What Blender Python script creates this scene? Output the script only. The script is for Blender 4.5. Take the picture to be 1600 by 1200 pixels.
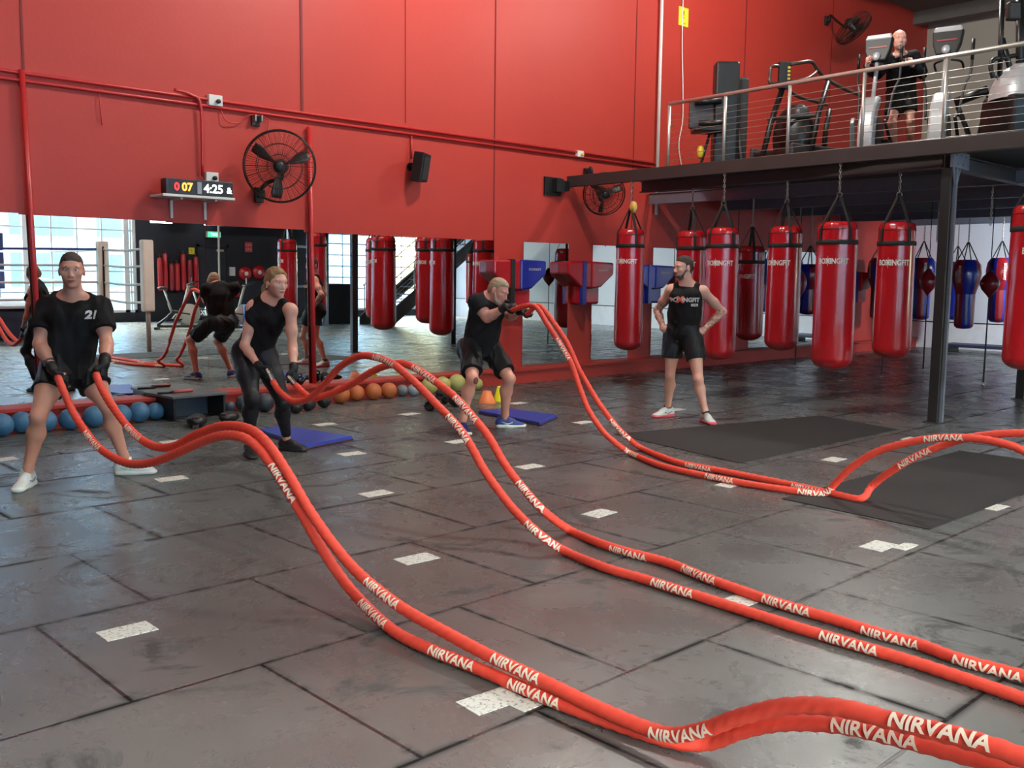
import bpy, bmesh, math, random
import numpy as np
from mathutils import Vector, Matrix
from mathutils.bvhtree import BVHTree

R = math.radians
random.seed(4)
for _o in list(bpy.data.objects):
    bpy.data.objects.remove(_o)
SC = bpy.context.scene
COL = SC.collection

# ------------------------------------------------------------------ camera, world, lights, exposure
EYE = Vector((0.0, 0.0, 1.45))
FOCAL = 1533.46
_yaw, _pit, _rol = R(46.323), R(6.319), R(0.669)
_f = Vector((math.cos(_yaw) * math.cos(_pit), math.sin(_yaw) * math.cos(_pit), -math.sin(_pit)))
_r0 = Vector((math.sin(_yaw), -math.cos(_yaw), 0))
_u0 = _r0.cross(_f)
_r = _r0 * math.cos(_rol) + _u0 * math.sin(_rol)
_u = _u0 * math.cos(_rol) - _r0 * math.sin(_rol)
_fh = Vector((_f.x, _f.y, 0)).normalized()
cam = bpy.data.objects.new('camera', bpy.data.cameras.new('camera'))
COL.objects.link(cam)
cam.matrix_world = Matrix(((_r.x, _u.x, -_f.x, EYE.x), (_r.y, _u.y, -_f.y, EYE.y), (_r.z, _u.z, -_f.z, EYE.z), (0, 0, 0, 1)))
cam.data.sensor_width = 36
cam.data.lens = FOCAL * 36 / 1600
cam.data.clip_end = 300
SC.camera = cam

SC.view_settings.view_transform = 'Standard'
SC.view_settings.look = 'None'
SC.view_settings.gamma = 1
SC.view_settings.exposure = 0.08
SC.cycles.use_denoising = True
SC.cycles.max_bounces = 8
SC.cycles.diffuse_bounces = 4
SC.cycles.glossy_bounces = 4
SC.cycles.transparent_max_bounces = 12
SC.cycles.sample_clamp_indirect = 4
SC.cycles.caustics_reflective = False

world = bpy.data.worlds.new('sky')
SC.world = world
world.use_nodes = True
wn = world.node_tree.nodes
bgn = wn['Background']
sky = wn.new('ShaderNodeTexSky')
sky.sky_type = 'NISHITA'
sky.sun_elevation = R(38)
sky.sun_rotation = R(200)
sky.sun_disc = False
sky.air_density = 1.5
sky.dust_density = 2.0
world.node_tree.links.new(sky.outputs[0], bgn.inputs[0])
bgn.inputs[1].default_value = 9.0

def lamp(name, kind, loc, energy, color, target=None, size=0.5, size_y=None, spot=None, blend=0.5):
    l = bpy.data.lights.new(name, kind)
    l.energy = energy
    l.color = color
    if kind == 'AREA':
        l.shape = 'RECTANGLE' if size_y else 'SQUARE'
        l.size = size
        if size_y:
            l.size_y = size_y
    elif kind in ('POINT', 'SPOT'):
        l.shadow_soft_size = size
    if kind == 'SPOT':
        l.spot_size = spot or R(90)
        l.spot_blend = blend
    o = bpy.data.objects.new(name, l)
    COL.objects.link(o)
    o.location = loc
    if target is not None:
        o.rotation_euler = (Vector(target) - Vector(loc)).to_track_quat('-Z', 'Y').to_euler()
    return o

WALL = 9.6          # the long red wall with the mirrors
BACK = -7.2         # the dark wall and the glazed front behind the photographer
END = 21.3          # the pale end wall under and over the mezzanine
SIDE = -5.5
TOP = 7.0
HIGH_BAYS = [(1.4, 5.8), (7.4, 6.3), (12.6, 6.2), (2.2, -2.5), (8.0, -2.5), (13.6, -3.5), (-0.6, 0.8)]  # last position belongs to the lamp added over the near floor
for (lx, ly), le in zip(HIGH_BAYS[:6], (260, 700, 480, 250, 250, 200, 0)):
    lamp('high_bay_light', 'POINT', (lx, ly, TOP - 0.72), le, (1.0, 0.95, 0.88), size=0.16)
lamp('added_floor_spot', 'SPOT', (-0.6, 0.8, TOP - 0.6), 900, (0.97, 1.0, 0.92), target=(0.55, 2.0, 0), size=0.25, spot=R(34), blend=1.0)  # added spot that brightens the near floor, no such source known
# daylight arriving through the glazed front
portal = lamp('window_portal', 'AREA', (2.75, BACK - 0.3, 2.15), 10, (1, 1, 1), target=(2.75, 6.0, 2.15), size=15.4, size_y=3.9)
portal2 = lamp('window_portal', 'AREA', (18.65, BACK - 0.3, 1.4), 10, (1, 1, 1), target=(18.65, 6.0, 1.4), size=4.5, size_y=2.4)
portal2.data.cycles.is_portal = True
portal.data.cycles.is_portal = True      # only guides the sky light through the glazed front

lamp('added_flood_light', 'SPOT', (18.75, 4.97, 2.33), 600, (0.84, 0.91, 1.0), target=(21.3, 8.6, 0.7), size=0.12, spot=R(95), blend=0.8)  # added flood brightening the end wall, not a known fixture
lamp('added_flood_light', 'SPOT', (18.75, 1.22, 2.33), 600, (0.84, 0.91, 1.0), target=(21.3, 1.8, 0.85), size=0.12, spot=R(120), blend=0.8)  # second added flood, for the rest of the end wall

# ------------------------------------------------------------------ surveying helpers (a pixel of the 1600 x 1200 photo to a place in the room)
def _ray(x, y):
    return _f * FOCAL + _r * (x - 800) - _u * (y - 600)

def on_ground(x, y, z=0.0):
    d = _ray(x, y)
    return EYE + d * ((z - EYE.z) / d.z)

def on_wall(x, y, Y=WALL):
    d = _ray(x, y)
    return EYE + d * (Y / d.y)

def on_x(x, y, X):
    d = _ray(x, y)
    return EYE + d * (X / d.x)

def at_depth(x, y, dep):
    d = _ray(x, y)
    return EYE + d * (dep / d.dot(_fh))

# ------------------------------------------------------------------ materials
MATS = {}
def srgb(c):
    return tuple((v / 255 / 12.92 if v / 255 <= 0.04045 else ((v / 255 + 0.055) / 1.055) ** 2.4) for v in c)

def mat(name, rgb, rough=0.5, metal=0.0, spec=0.5, coat=0.0, var=0.12, scale=6.0, bump=0.0, bscale=60.0, emit=None, estr=1.0, alpha=None, trans=0.0, linear=False):
    """a procedural material: a base colour varied by noise, optional bump"""
    if name in MATS:
        return MATS[name]
    m = bpy.data.materials.new(name)
    m.use_nodes = True
    nt = m.node_tree
    b = nt.nodes['Principled BSDF']
    c = rgb if linear else srgb(rgb)
    tc = nt.nodes.new('ShaderNodeTexCoord')
    nz = nt.nodes.new('ShaderNodeTexNoise')
    nz.inputs['Scale'].default_value = scale
    nz.inputs['Detail'].default_value = 4
    nt.links.new(tc.outputs['Object'], nz.inputs['Vector'])
    mx = nt.nodes.new('ShaderNodeMix')
    mx.data_type = 'RGBA'
    mx.inputs[6].default_value = (*[max(0, v * (1 - var)) for v in c], 1)
    mx.inputs[7].default_value = (*[min(1, v * (1 + var)) for v in c], 1)
    nt.links.new(nz.outputs['Fac'], mx.inputs[0])
    nt.links.new(mx.outputs[2], b.inputs['Base Color'])
    b.inputs['Roughness'].default_value = rough
    b.inputs['Metallic'].default_value = metal
    b.inputs['Specular IOR Level'].default_value = spec
    b.inputs['Coat Weight'].default_value = coat
    b.inputs['Coat Roughness'].default_value = 0.12
    b.inputs['Transmission Weight'].default_value = trans
    if bump:
        n2 = nt.nodes.new('ShaderNodeTexNoise')
        n2.inputs['Scale'].default_value = bscale
        n2.inputs['Detail'].default_value = 3
        nt.links.new(tc.outputs['Object'], n2.inputs['Vector'])
        bp = nt.nodes.new('ShaderNodeBump')
        bp.inputs['Strength'].default_value = bump
        bp.inputs['Distance'].default_value = 0.01
        nt.links.new(n2.outputs['Fac'], bp.inputs['Height'])
        nt.links.new(bp.outputs['Normal'], b.inputs['Normal'])
    if emit:
        b.inputs['Emission Color'].default_value = (*srgb(emit), 1)
        b.inputs['Emission Strength'].default_value = estr
    MATS[name] = m
    return m

def node_mat(name):
    m = bpy.data.materials.new(name)
    m.use_nodes = True
    MATS[name] = m
    return m, m.node_tree, m.node_tree.nodes['Principled BSDF']

def _math(nt, op, a, b=None, c=None):
    n = nt.nodes.new('ShaderNodeMath')
    n.operation = op
    for i, v in enumerate((a, b, c)):
        if v is None:
            continue
        if isinstance(v, (int, float)):
            n.inputs[i].default_value = v
        else:
            nt.links.new(v, n.inputs[i])
    return n.outputs[0]

def _noise(nt, vec, scale, detail=4, rough=0.55, dist=0.0):
    n = nt.nodes.new('ShaderNodeTexNoise')
    n.inputs['Scale'].default_value = scale
    n.inputs['Detail'].default_value = detail
    n.inputs['Roughness'].default_value = rough
    n.inputs['Distortion'].default_value = dist
    nt.links.new(vec, n.inputs['Vector'])
    return n.outputs['Fac']

def _ramp(nt, fac, stops):
    n = nt.nodes.new('ShaderNodeValToRGB')
    el = n.color_ramp.elements
    while len(el) < len(stops):
        el.new(0.5)
    for e, (p_, c_) in zip(el, stops):
        e.position = p_
        e.color = (*c_, 1) if len(c_) == 3 else c_
    nt.links.new(fac, n.inputs[0])
    return n.outputs[0]

def _mix(nt, fac, a, b):
    n = nt.nodes.new('ShaderNodeMix')
    n.data_type = 'RGBA'
    for i, v in ((0, fac), (6, a), (7, b)):
        if isinstance(v, (int, float)):
            n.inputs[i].default_value = v
        elif isinstance(v, tuple):
            n.inputs[i].default_value = (*v, 1) if len(v) == 3 else v
        else:
            nt.links.new(v, n.inputs[i])
    return n.outputs[2]

def floor_material():
    m, nt, b = node_mat('rubber_floor')
    geo = nt.nodes.new('ShaderNodeNewGeometry')
    P = geo.outputs['Position']
    mp = nt.nodes.new('ShaderNodeMapping')
    T = 0.965
    mp.inputs['Location'].default_value = (-1.76 / T + 0.0, -3.18 / T, 0)
    mp.inputs['Scale'].default_value = (1 / T, 1 / T, 1)
    nt.links.new(P, mp.inputs['Vector'])
    def brick(mortar, smooth):
        br = nt.nodes.new('ShaderNodeTexBrick')
        br.offset = 0.5
        br.inputs['Scale'].default_value = 1.0
        br.inputs['Brick Width'].default_value = 1.0
        br.inputs['Row Height'].default_value = 1.0
        br.inputs['Mortar Size'].default_value = mortar
        br.inputs['Mortar Smooth'].default_value = smooth
        br.inputs['Color1'].default_value = (0.2, 0.2, 0.2, 1)
        br.inputs['Color2'].default_value = (0.9, 0.9, 0.9, 1)
        br.inputs['Mortar'].default_value = (0, 0, 0, 1)
        nt.links.new(mp.outputs[0], br.inputs['Vector'])
        return br
    br = brick(0.008, 0.2)
    wide = brick(0.05, 1.0)
    speck = _noise(nt, P, 320, 2, 0.6)
    fine = _noise(nt, P, 55, 5, 0.7)
    worn = _noise(nt, P, 1.1, 6, 0.62, 0.5)
    stain = _noise(nt, P, 0.75, 5, 0.6, 0.3)
    base = _mix(nt, br.outputs['Color'], (0.071, 0.078, 0.075), (0.099, 0.108, 0.103))
    base = _mix(nt, _math(nt, 'MULTIPLY', fine, 0.7), base, (0.095, 0.102, 0.098))
    light = _ramp(nt, worn, [(0.40, (0, 0, 0)), (0.72, (1, 1, 1))])
    base = _mix(nt, _math(nt, 'MULTIPLY', light, 0.55), base, (0.154, 0.168, 0.160))
    sp = _ramp(nt, speck, [(0.60, (0, 0, 0)), (0.70, (1, 1, 1))])
    base = _mix(nt, _math(nt, 'MULTIPLY', sp, 0.40), base, (0.30, 0.29, 0.28))
    # damp dark streaks gather along the joints and in patches
    wet_n = _noise(nt, P, 2.6, 6, 0.7, 0.8)
    near = _math(nt, 'POWER', wide.outputs['Fac'], 1.6)
    wet = _math(nt, 'MULTIPLY', near, _ramp(nt, wet_n, [(0.44, (0, 0, 0)), (0.56, (1, 1, 1))]))
    patch = _ramp(nt, _noise(nt, P, 1.7, 7, 0.72, 1.2), [(0.56, (0, 0, 0)), (0.64, (1, 1, 1))])
    dark = _math(nt, 'MAXIMUM', wet, _math(nt, 'MULTIPLY', patch, 0.75))
    base = _mix(nt, _math(nt, 'MULTIPLY', dark, 0.8), base, (0.026, 0.024, 0.023))
    base = _mix(nt, _math(nt, 'MULTIPLY', br.outputs['Fac'], 0.95), base, (0.008, 0.008, 0.008))
    nt.links.new(base, b.inputs['Base Color'])
    rg = _math(nt, 'ADD', _math(nt, 'MULTIPLY', _ramp(nt, _noise(nt, P, 2.2, 6, 0.7, 0.6), [(0.30, (0, 0, 0)), (0.70, (1, 1, 1))]), 0.12), 0.22)
    rg = _math(nt, 'ADD', rg, _math(nt, 'MULTIPLY', dark, 0.30))
    nt.links.new(_math(nt, 'SUBTRACT', 0.78, _math(nt, 'MULTIPLY', dark, 0.70)), b.inputs['Specular IOR Level'])
    nt.links.new(rg, b.inputs['Roughness'])
    h = _math(nt, 'ADD', _math(nt, 'MULTIPLY', speck, 0.35), _math(nt, 'MULTIPLY', br.outputs['Fac'], -2.5))
    bp = nt.nodes.new('ShaderNodeBump')
    bp.inputs['Strength'].default_value = 0.35
    bp.inputs['Distance'].default_value = 0.004
    nt.links.new(h, bp.inputs['Height'])
    nt.links.new(bp.outputs['Normal'], b.inputs['Normal'])
    return m

def red_wall_material():
    m, nt, b = node_mat('red_paint')
    geo = nt.nodes.new('ShaderNodeNewGeometry')
    P = geo.outputs['Position']
    a = _noise(nt, P, 0.9, 4, 0.5)
    col = _mix(nt, a, srgb((172, 50, 40)), srgb((185, 58, 46)))
    sc = nt.nodes.new('ShaderNodeMapping')
    sc.inputs['Scale'].default_value = (5, 5, 0.25)
    nt.links.new(P, sc.inputs['Vector'])
    st = _ramp(nt, _noise(nt, sc.outputs[0], 1.0, 5, 0.6), [(0.55, (0, 0, 0)), (0.8, (1, 1, 1))])
    col = _mix(nt, _math(nt, 'MULTIPLY', st, 0.16), col, srgb((150, 58, 54)))
    nt.links.new(col, b.inputs['Base Color'])
    b.inputs['Roughness'].default_value = 0.5
    b.inputs['Specular IOR Level'].default_value = 0.35
    bp = nt.nodes.new('ShaderNodeBump')
    bp.inputs['Strength'].default_value = 0.12
    bp.inputs['Distance'].default_value = 0.01
    nt.links.new(_noise(nt, P, 22, 4, 0.6), bp.inputs['Height'])
    nt.links.new(bp.outputs['Normal'], b.inputs['Normal'])
    return m

def mirror_material():
    m, nt, b = node_mat('mirror_glass')
    b.inputs['Base Color'].default_value = (0.86, 0.90, 0.89, 1)
    b.inputs['Metallic'].default_value = 1.0
    n = _noise(nt, nt.nodes.new('ShaderNodeNewGeometry').outputs['Position'], 1.5, 2)
    nt.links.new(_math(nt, 'MULTIPLY', n, 0.012), b.inputs['Roughness'])
    return m

M_FLOOR = floor_material()
M_RED = red_wall_material()
M_MIRROR = mirror_material()
M_DARK = mat('charcoal_steel', (60, 55, 53), 0.45, 0.2, 0.4)
M_BLACK = mat('black_plastic', (20, 20, 21), 0.45)
M_STEEL = mat('brushed_steel', (206, 202, 192), 0.36, 0.7)
M_CHROME = mat('zinc_chain', (150, 146, 136), 0.3, 0.95, bump=0.2)
M_WHITE = mat('white_enamel', (222, 220, 214), 0.45)
M_VINYL = mat('red_vinyl', (172, 20, 28), 0.24, 0, 0.55, 0.35, var=0.16, scale=3, bump=0.10, bscale=7)
M_VINYL_DARK = mat('deep_red_vinyl', (134, 22, 32), 0.3, 0, 0.5, 0.3, var=0.15, scale=5, bump=0.25, bscale=14)
M_BLUEV = mat('blue_vinyl', (26, 38, 138), 0.28, 0, 0.5, 0.3, var=0.15, scale=5, bump=0.2, bscale=14)
M_WEB = mat('black_webbing', (28, 25, 22), 0.75, bump=0.3, bscale=300)
M_PRINT = mat('white_print', (226, 218, 208), 0.6, var=0.05)
M_PEN = mat('grey_wall_paint', (214, 219, 226), 0.7, var=0.04)
M_NAVY = mat('dark_navy_paint', (22, 25, 36), 0.6, var=0.2)
M_CEIL = mat('dark_ceiling', (96, 92, 88), 0.8)
M_ROPE = None

# ------------------------------------------------------------------ mesh helpers
def new_obj(name, me, material=None, parent=None, smooth=False, loc=None):
    o = bpy.data.objects.new(name, me)
    COL.objects.link(o)
    if material is not None and not me.materials:
        for mm in (material if isinstance(material, (list, tuple)) else (material,)):
            me.materials.append(mm)
    if parent is not None:
        o.parent = parent
    if loc is not None:
        o.location = loc
    if smooth:
        me.polygons.foreach_set('use_smooth', [True] * len(me.polygons))
    return o

def build(name, bm, material, parent=None, smooth=False, bevel=0.0, sub=0, angle=40):
    me = bpy.data.meshes.new(name)
    if smooth:
        for f_ in bm.faces:
            f_.smooth = True
        for e_ in bm.edges:
            if len(e_.link_faces) == 2 and e_.calc_face_angle(0) > R(angle):
                e_.smooth = False
    bm.to_mesh(me)
    bm.free()
    o = new_obj(name, me, material, parent)
    if bevel:
        md = o.modifiers.new('bevel', 'BEVEL')
        md.width = bevel
        md.segments = 2
        md.limit_method = 'ANGLE'
    if sub:
        md = o.modifiers.new('sub', 'SUBSURF')
        md.levels = md.render_levels = sub
    return o

def tag(o, label, cat, group=None, kind=None):
    if label:
        o['label'] = label
    if cat:
        o['category'] = cat
    if group:
        o['group'] = group
    if kind:
        o['kind'] = kind
    return o

def thing(name, label, cat, loc=(0, 0, 0), rz=0.0, group=None):
    o = bpy.data.objects.new(name, None)
    COL.objects.link(o)
    o.location = loc
    o.rotation_euler = (0, 0, rz)
    o.empty_display_size = 0.1
    return tag(o, label, cat, group)

def struct(o):
    o['kind'] = 'structure'
    return o

def copy_tree(o, parent=None):
    c = o.copy()
    COL.objects.link(c)
    if parent is not None:
        c.parent = parent
    for ch in list(o.children):
        copy_tree(ch, c)
    return c

def box(bm, lo, hi, mtx=None):
    (x0, y0, z0), (x1, y1, z1) = lo, hi
    vs = [Vector(v) for v in ((x0, y0, z0), (x1, y0, z0), (x1, y1, z0), (x0, y1, z0), (x0, y0, z1), (x1, y0, z1), (x1, y1, z1), (x0, y1, z1))]
    if mtx is not None:
        vs = [mtx @ v for v in vs]
    v = [bm.verts.new(q) for q in vs]
    for f_ in ((0, 3, 2, 1), (4, 5, 6, 7), (0, 1, 5, 4), (1, 2, 6, 5), (2, 3, 7, 6), (3, 0, 4, 7)):
        bm.faces.new([v[i] for i in f_])

def bx(lo, hi, mtx=None):
    bm = bmesh.new()
    lo2 = tuple(min(a, b) for a, b in zip(lo, hi))
    hi2 = tuple(max(a, b) for a, b in zip(lo, hi))
    box(bm, lo2, hi2, mtx)
    return bm

def smooth_path(pts, n=6):
    """Catmull-Rom through the points"""
    P = [Vector(p_) for p_ in pts]
    P = [P[0] * 2 - P[1]] + P + [P[-1] * 2 - P[-2]]
    out = []
    for i in range(1, len(P) - 2):
        a, b, c, d = P[i - 1:i + 3]
        for k in range(n):
            t = k / n
            out.append(0.5 * ((2 * b) + (c - a) * t + (2 * a - 5 * b + 4 * c - d) * t * t + (3 * b - a - 3 * c + d) * t ** 3))
    out.append(P[-2])
    return out

def frames(P):
    n = len(P)
    T = []
    for i in range(n):
        t = P[min(i + 1, n - 1)] - P[max(i - 1, 0)]
        T.append(t.normalized() if t.length > 1e-9 else Vector((0, 0, 1)))
    ref = Vector((0, 0, 1)) if abs(T[0].z) < 0.95 else Vector((1, 0, 0))
    N = [(ref - T[0] * ref.dot(T[0])).normalized()]
    for i in range(1, n):
        v = N[-1] - T[i] * N[-1].dot(T[i])
        N.append(v.normalized() if v.length > 1e-6 else N[-1])
    return T, N

def tube(bm, pts, r, seg=10, cap=True, closed=False):
    P = [Vector(p_) for p_ in pts]
    T, N = frames(P)
    rings = []
    for i, p_ in enumerate(P):
        rr = r[i] if isinstance(r, (list, tuple)) else r
        B = T[i].cross(N[i])
        rings.append([bm.verts.new(p_ + (N[i] * math.cos(2 * math.pi * k / seg) + B * math.sin(2 * math.pi * k / seg)) * rr) for k in range(seg)])
    m = len(rings)
    for i in range(m if closed else m - 1):
        a, b = rings[i], rings[(i + 1) % m]
        for k in range(seg):
            bm.faces.new((a[k], a[(k + 1) % seg], b[(k + 1) % seg], b[k]))
    if cap and not closed:
        bm.faces.new(list(reversed(rings[0])))
        bm.faces.new(rings[-1])

def tb(pts, r, seg=10, smooth_n=0, closed=False):
    bm = bmesh.new()
    tube(bm, smooth_path(pts, smooth_n) if smooth_n else pts, r, seg, closed=closed)
    return bm

def lathe(bm, prof, seg=32, mtx=None, cap=True):
    """prof: list of (radius, z)"""
    rings = []
    for (rr, z) in prof:
        ring = []
        for k in range(seg):
            a = 2 * math.pi * k / seg
            v = Vector((rr * math.cos(a), rr * math.sin(a), z))
            ring.append(bm.verts.new(mtx @ v if mtx is not None else v))
        rings.append(ring)
    for a, b in zip(rings, rings[1:]):
        for k in range(seg):
            bm.faces.new((a[k], a[(k + 1) % seg], b[(k + 1) % seg], b[k]))
    if cap:
        bm.faces.new(list(reversed(rings[0])))
        bm.faces.new(rings[-1])

def prism(bm, outline, y0, y1, mtx=None):
    """outline: (x, z) polygon pushed from y0 to y1"""
    lo = [Vector((x, y0, z)) for x, z in outline]
    hi = [Vector((x, y1, z)) for x, z in outline]
    if mtx is not None:
        lo = [mtx @ v for v in lo]
        hi = [mtx @ v for v in hi]
    a = [bm.verts.new(v) for v in lo]
    b = [bm.verts.new(v) for v in hi]
    n = len(a)
    f0 = bm.faces.new(a)
    f1 = bm.faces.new(list(reversed(b)))
    for i in range(n):
        bm.faces.new((a[i], b[i], b[(i + 1) % n], a[(i + 1) % n]))
    bmesh.ops.recalc_face_normals(bm, faces=bm.faces[:])

def sphere(bm, c, r_, seg=20, mtx=None):
    M = Matrix.Translation(Vector(c)) @ Matrix.Diagonal((*(r_ if isinstance(r_, (tuple, list)) else (r_,) * 3), 1))
    if mtx is not None:
        M = mtx @ M
    bmesh.ops.create_uvsphere(bm, u_segments=seg, v_segments=max(8, seg // 2), radius=1, matrix=M)

# ---- lettering as real geometry
_TEXT = {}
def text_geometry(s, size=1.0, shear=0.0, bold=0.0, cuts_x=0, cuts_y=0, extrude=0.0):
    """triangulated flat letters, centred on x and on the cap height: (verts, faces)"""
    key = (s, size, shear, bold, cuts_x, cuts_y, extrude)
    if key in _TEXT:
        return _TEXT[key]
    cu = bpy.data.curves.new('letters', 'FONT')
    cu.body = s
    cu.size = size
    cu.shear = shear
    cu.offset = bold
    cu.align_x = 'CENTER'
    cu.resolution_u = 3
    cu.extrude = extrude
    o = bpy.data.objects.new('letters', cu)
    COL.objects.link(o)
    dg = bpy.context.evaluated_depsgraph_get()
    me = bpy.data.meshes.new_from_object(o.evaluated_get(dg))
    bm = bmesh.new()
    bm.from_mesh(me)
    bpy.data.objects.remove(o)
    bpy.data.curves.remove(cu)
    bpy.data.meshes.remove(me)
    if not bm.verts:
        bm.free()
        _TEXT[key] = ([], [])
        return _TEXT[key]
    xs = [v.co.x for v in bm.verts]
    ys = [v.co.y for v in bm.verts]
    cx, cy = (min(xs) + max(xs)) / 2, (min(ys) + max(ys)) / 2
    for v in bm.verts:
        v.co.x -= cx
        v.co.y -= cy
    for n_, ax, lo, hi in ((cuts_x, 0, min(xs) - cx, max(xs) - cx), (cuts_y, 1, min(ys) - cy, max(ys) - cy)):
        for i in range(1, n_ + 1):
            co = Vector((0, 0, 0)); co[ax] = lo + (hi - lo) * i / (n_ + 1)
            no = Vector((0, 0, 0)); no[ax] = 1
            bmesh.ops.bisect_plane(bm, geom=bm.verts[:] + bm.edges[:] + bm.faces[:], plane_co=co, plane_no=no)
    bmesh.ops.triangulate(bm, faces=bm.faces[:])
    bm.verts.index_update()
    out = ([v.co.copy() for v in bm.verts], [[v.index for v in f_.verts] for f_ in bm.faces])
    bm.free()
    _TEXT[key] = out
    return out

def letters(bm, geo, fn):
    vs = [bm.verts.new(fn(v)) for v in geo[0]]
    for f_ in geo[1]:
        try:
            bm.faces.new([vs[i] for i in f_])
        except ValueError:
            pass

def star_geometry(r1, r0, n=12):
    vs = [Vector((0, 0, 0))]
    for k in range(2 * n):
        rr = r1 if k % 2 == 0 else r0
        if k % 4 == 2:
            rr = (r1 + r0) * 0.55
        a = math.pi * k / n
        vs.append(Vector((rr * math.cos(a), rr * math.sin(a), 0)))
    return vs, [[0, 1 + k, 1 + (k + 1) % (2 * n)] for k in range(2 * n)]

def facing(d, loc=(0, 0, 0)):
    """matrix for something built facing -y (x to its right as seen from behind the -y side): turns its front towards d"""
    y = -Vector(d).normalized()
    x = y.cross(Vector((0, 0, 1))).normalized()
    z = x.cross(y)
    M = Matrix((x, y, z)).transposed().to_4x4()
    M.translation = Vector(loc)
    return M
# ================================================================== the setting
def slab(name, lo, hi, material, bevel=0.0):
    return struct(build(name, bx(lo, hi), material, bevel=bevel))

slab('floor', (SIDE, BACK, -0.15), (END, WALL + 0.2, 0), M_FLOOR)
struct(build('wall_mirrors', bx((SIDE - 0.2, WALL, 0), (END + 0.2, WALL + 0.2, TOP)), M_RED))
m_end, nt_, b_ = node_mat('two_tone_end_wall')
P_ = nt_.nodes.new('ShaderNodeNewGeometry').outputs['Position']
sx_ = nt_.nodes.new('ShaderNodeSeparateXYZ')
nt_.links.new(P_, sx_.inputs[0])
lowband = _math(nt_, 'LESS_THAN', sx_.outputs[2], 2.75)
c_ = _mix(nt_, lowband, srgb((176, 174, 160)), srgb((222, 227, 234)))
nt_.links.new(_mix(nt_, _math(nt_, 'MULTIPLY', _noise(nt_, P_, 1.5, 3), 0.2), c_, srgb((160, 158, 150))), b_.inputs['Base Color'])
b_.inputs['Roughness'].default_value = 0.7
struct(build('wall_end', bx((END, BACK - 0.2, 0), (END + 0.2, WALL + 0.2, TOP)), m_end))
struct(build('wall_side', bx((SIDE - 0.2, BACK - 0.2, 0), (SIDE, WALL + 0.2, TOP)), M_NAVY))
WX0, WX1, WZ0, WZ1 = -4.8, 10.45, 0.25, 4.05
bm = bx((WX1, BACK - 0.2, 0), (16.4, BACK, TOP))
box(bm, (16.4, BACK - 0.2, 2.62), (20.9, BACK, TOP))
box(bm, (16.4, BACK - 0.2, 0), (20.9, BACK, 0.2))
box(bm, (20.9, BACK - 0.2, 0), (END + 0.2, BACK, TOP))
box(bm, (SIDE - 0.2, BACK - 0.2, 0), (WX0, BACK, TOP))
box(bm, (WX0, BACK - 0.2, 0), (WX1, BACK, WZ0))
box(bm, (WX0, BACK - 0.2, WZ1), (WX1, BACK, TOP))
struct(build('wall_front', bm, M_NAVY))
bm = bx((SIDE - 0.2, BACK - 0.2, TOP), (END + 0.2, WALL + 0.2, TOP + 0.2))
for k in range(9):
    x = -4.2 + k * 3.1
    box(bm, (x, BACK, TOP - 0.26), (x + 0.18, WALL, TOP))
struct(build('ceiling', bm, M_CEIL))

# glazed front
M_FRAME = mat('white_window_frame', (228, 232, 234), 0.5)
M_GLASS = bpy.data.materials.new('window_glass')
M_GLASS.use_nodes = True
_g = M_GLASS.node_tree
_g.nodes.clear()
_o = _g.nodes.new('ShaderNodeOutputMaterial')
_t = _g.nodes.new('ShaderNodeBsdfTransparent')
_t.inputs[0].default_value = (0.93, 0.97, 0.97, 1)
_gl = _g.nodes.new('ShaderNodeBsdfGlossy')
_gl.inputs['Roughness'].default_value = 0.02
_mx = _g.nodes.new('ShaderNodeMixShader')
_mx.inputs[0].default_value = 0.06
_g.links.new(_t.outputs[0], _mx.inputs[1])
_g.links.new(_gl.outputs[0], _mx.inputs[2])
_g.links.new(_mx.outputs[0], _o.inputs[0])
wi = 0
spans = []
x = WX0
while x < WX1 - 0.1:
    spans.append((x, min(x + 2.5, WX1), 0.25, 4.05)); x += 2.5
spans += [(16.4, 18.65, 0.2, 2.62), (18.65, 20.9, 0.2, 2.62)]
for (x, x2, WZ0, WZ1) in spans:
    wi += 1
    bm = bmesh.new()
    for (lo, hi) in (((x, WZ0), (x + 0.06, WZ1)), ((x2 - 0.06, WZ0), (x2, WZ1)), ((x, WZ0), (x2, WZ0 + 0.07)), ((x, WZ1 - 0.07), (x2, WZ1))):
        box(bm, (lo[0], BACK - 0.14, lo[1]), (hi[0], BACK - 0.04, hi[1]))
    for k in range(1, 7):
        zz = WZ0 + (WZ1 - WZ0) * k / 7
        box(bm, (x + 0.06, BACK - 0.12, zz - 0.02), (x2 - 0.06, BACK - 0.06, zz + 0.02))
    for k in range(1, 4):
        xx = x + (x2 - x) * k / 4
        box(bm, (xx - 0.018, BACK - 0.115, WZ0 + 0.07), (xx + 0.018, BACK - 0.065, WZ1 - 0.07))
    w = struct(build('window_%d' % wi, bm, M_FRAME))
    build('pane', bx((x + 0.06, BACK - 0.094, WZ0 + 0.07), (x2 - 0.06, BACK - 0.088, WZ1 - 0.07)), M_GLASS, w)

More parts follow.
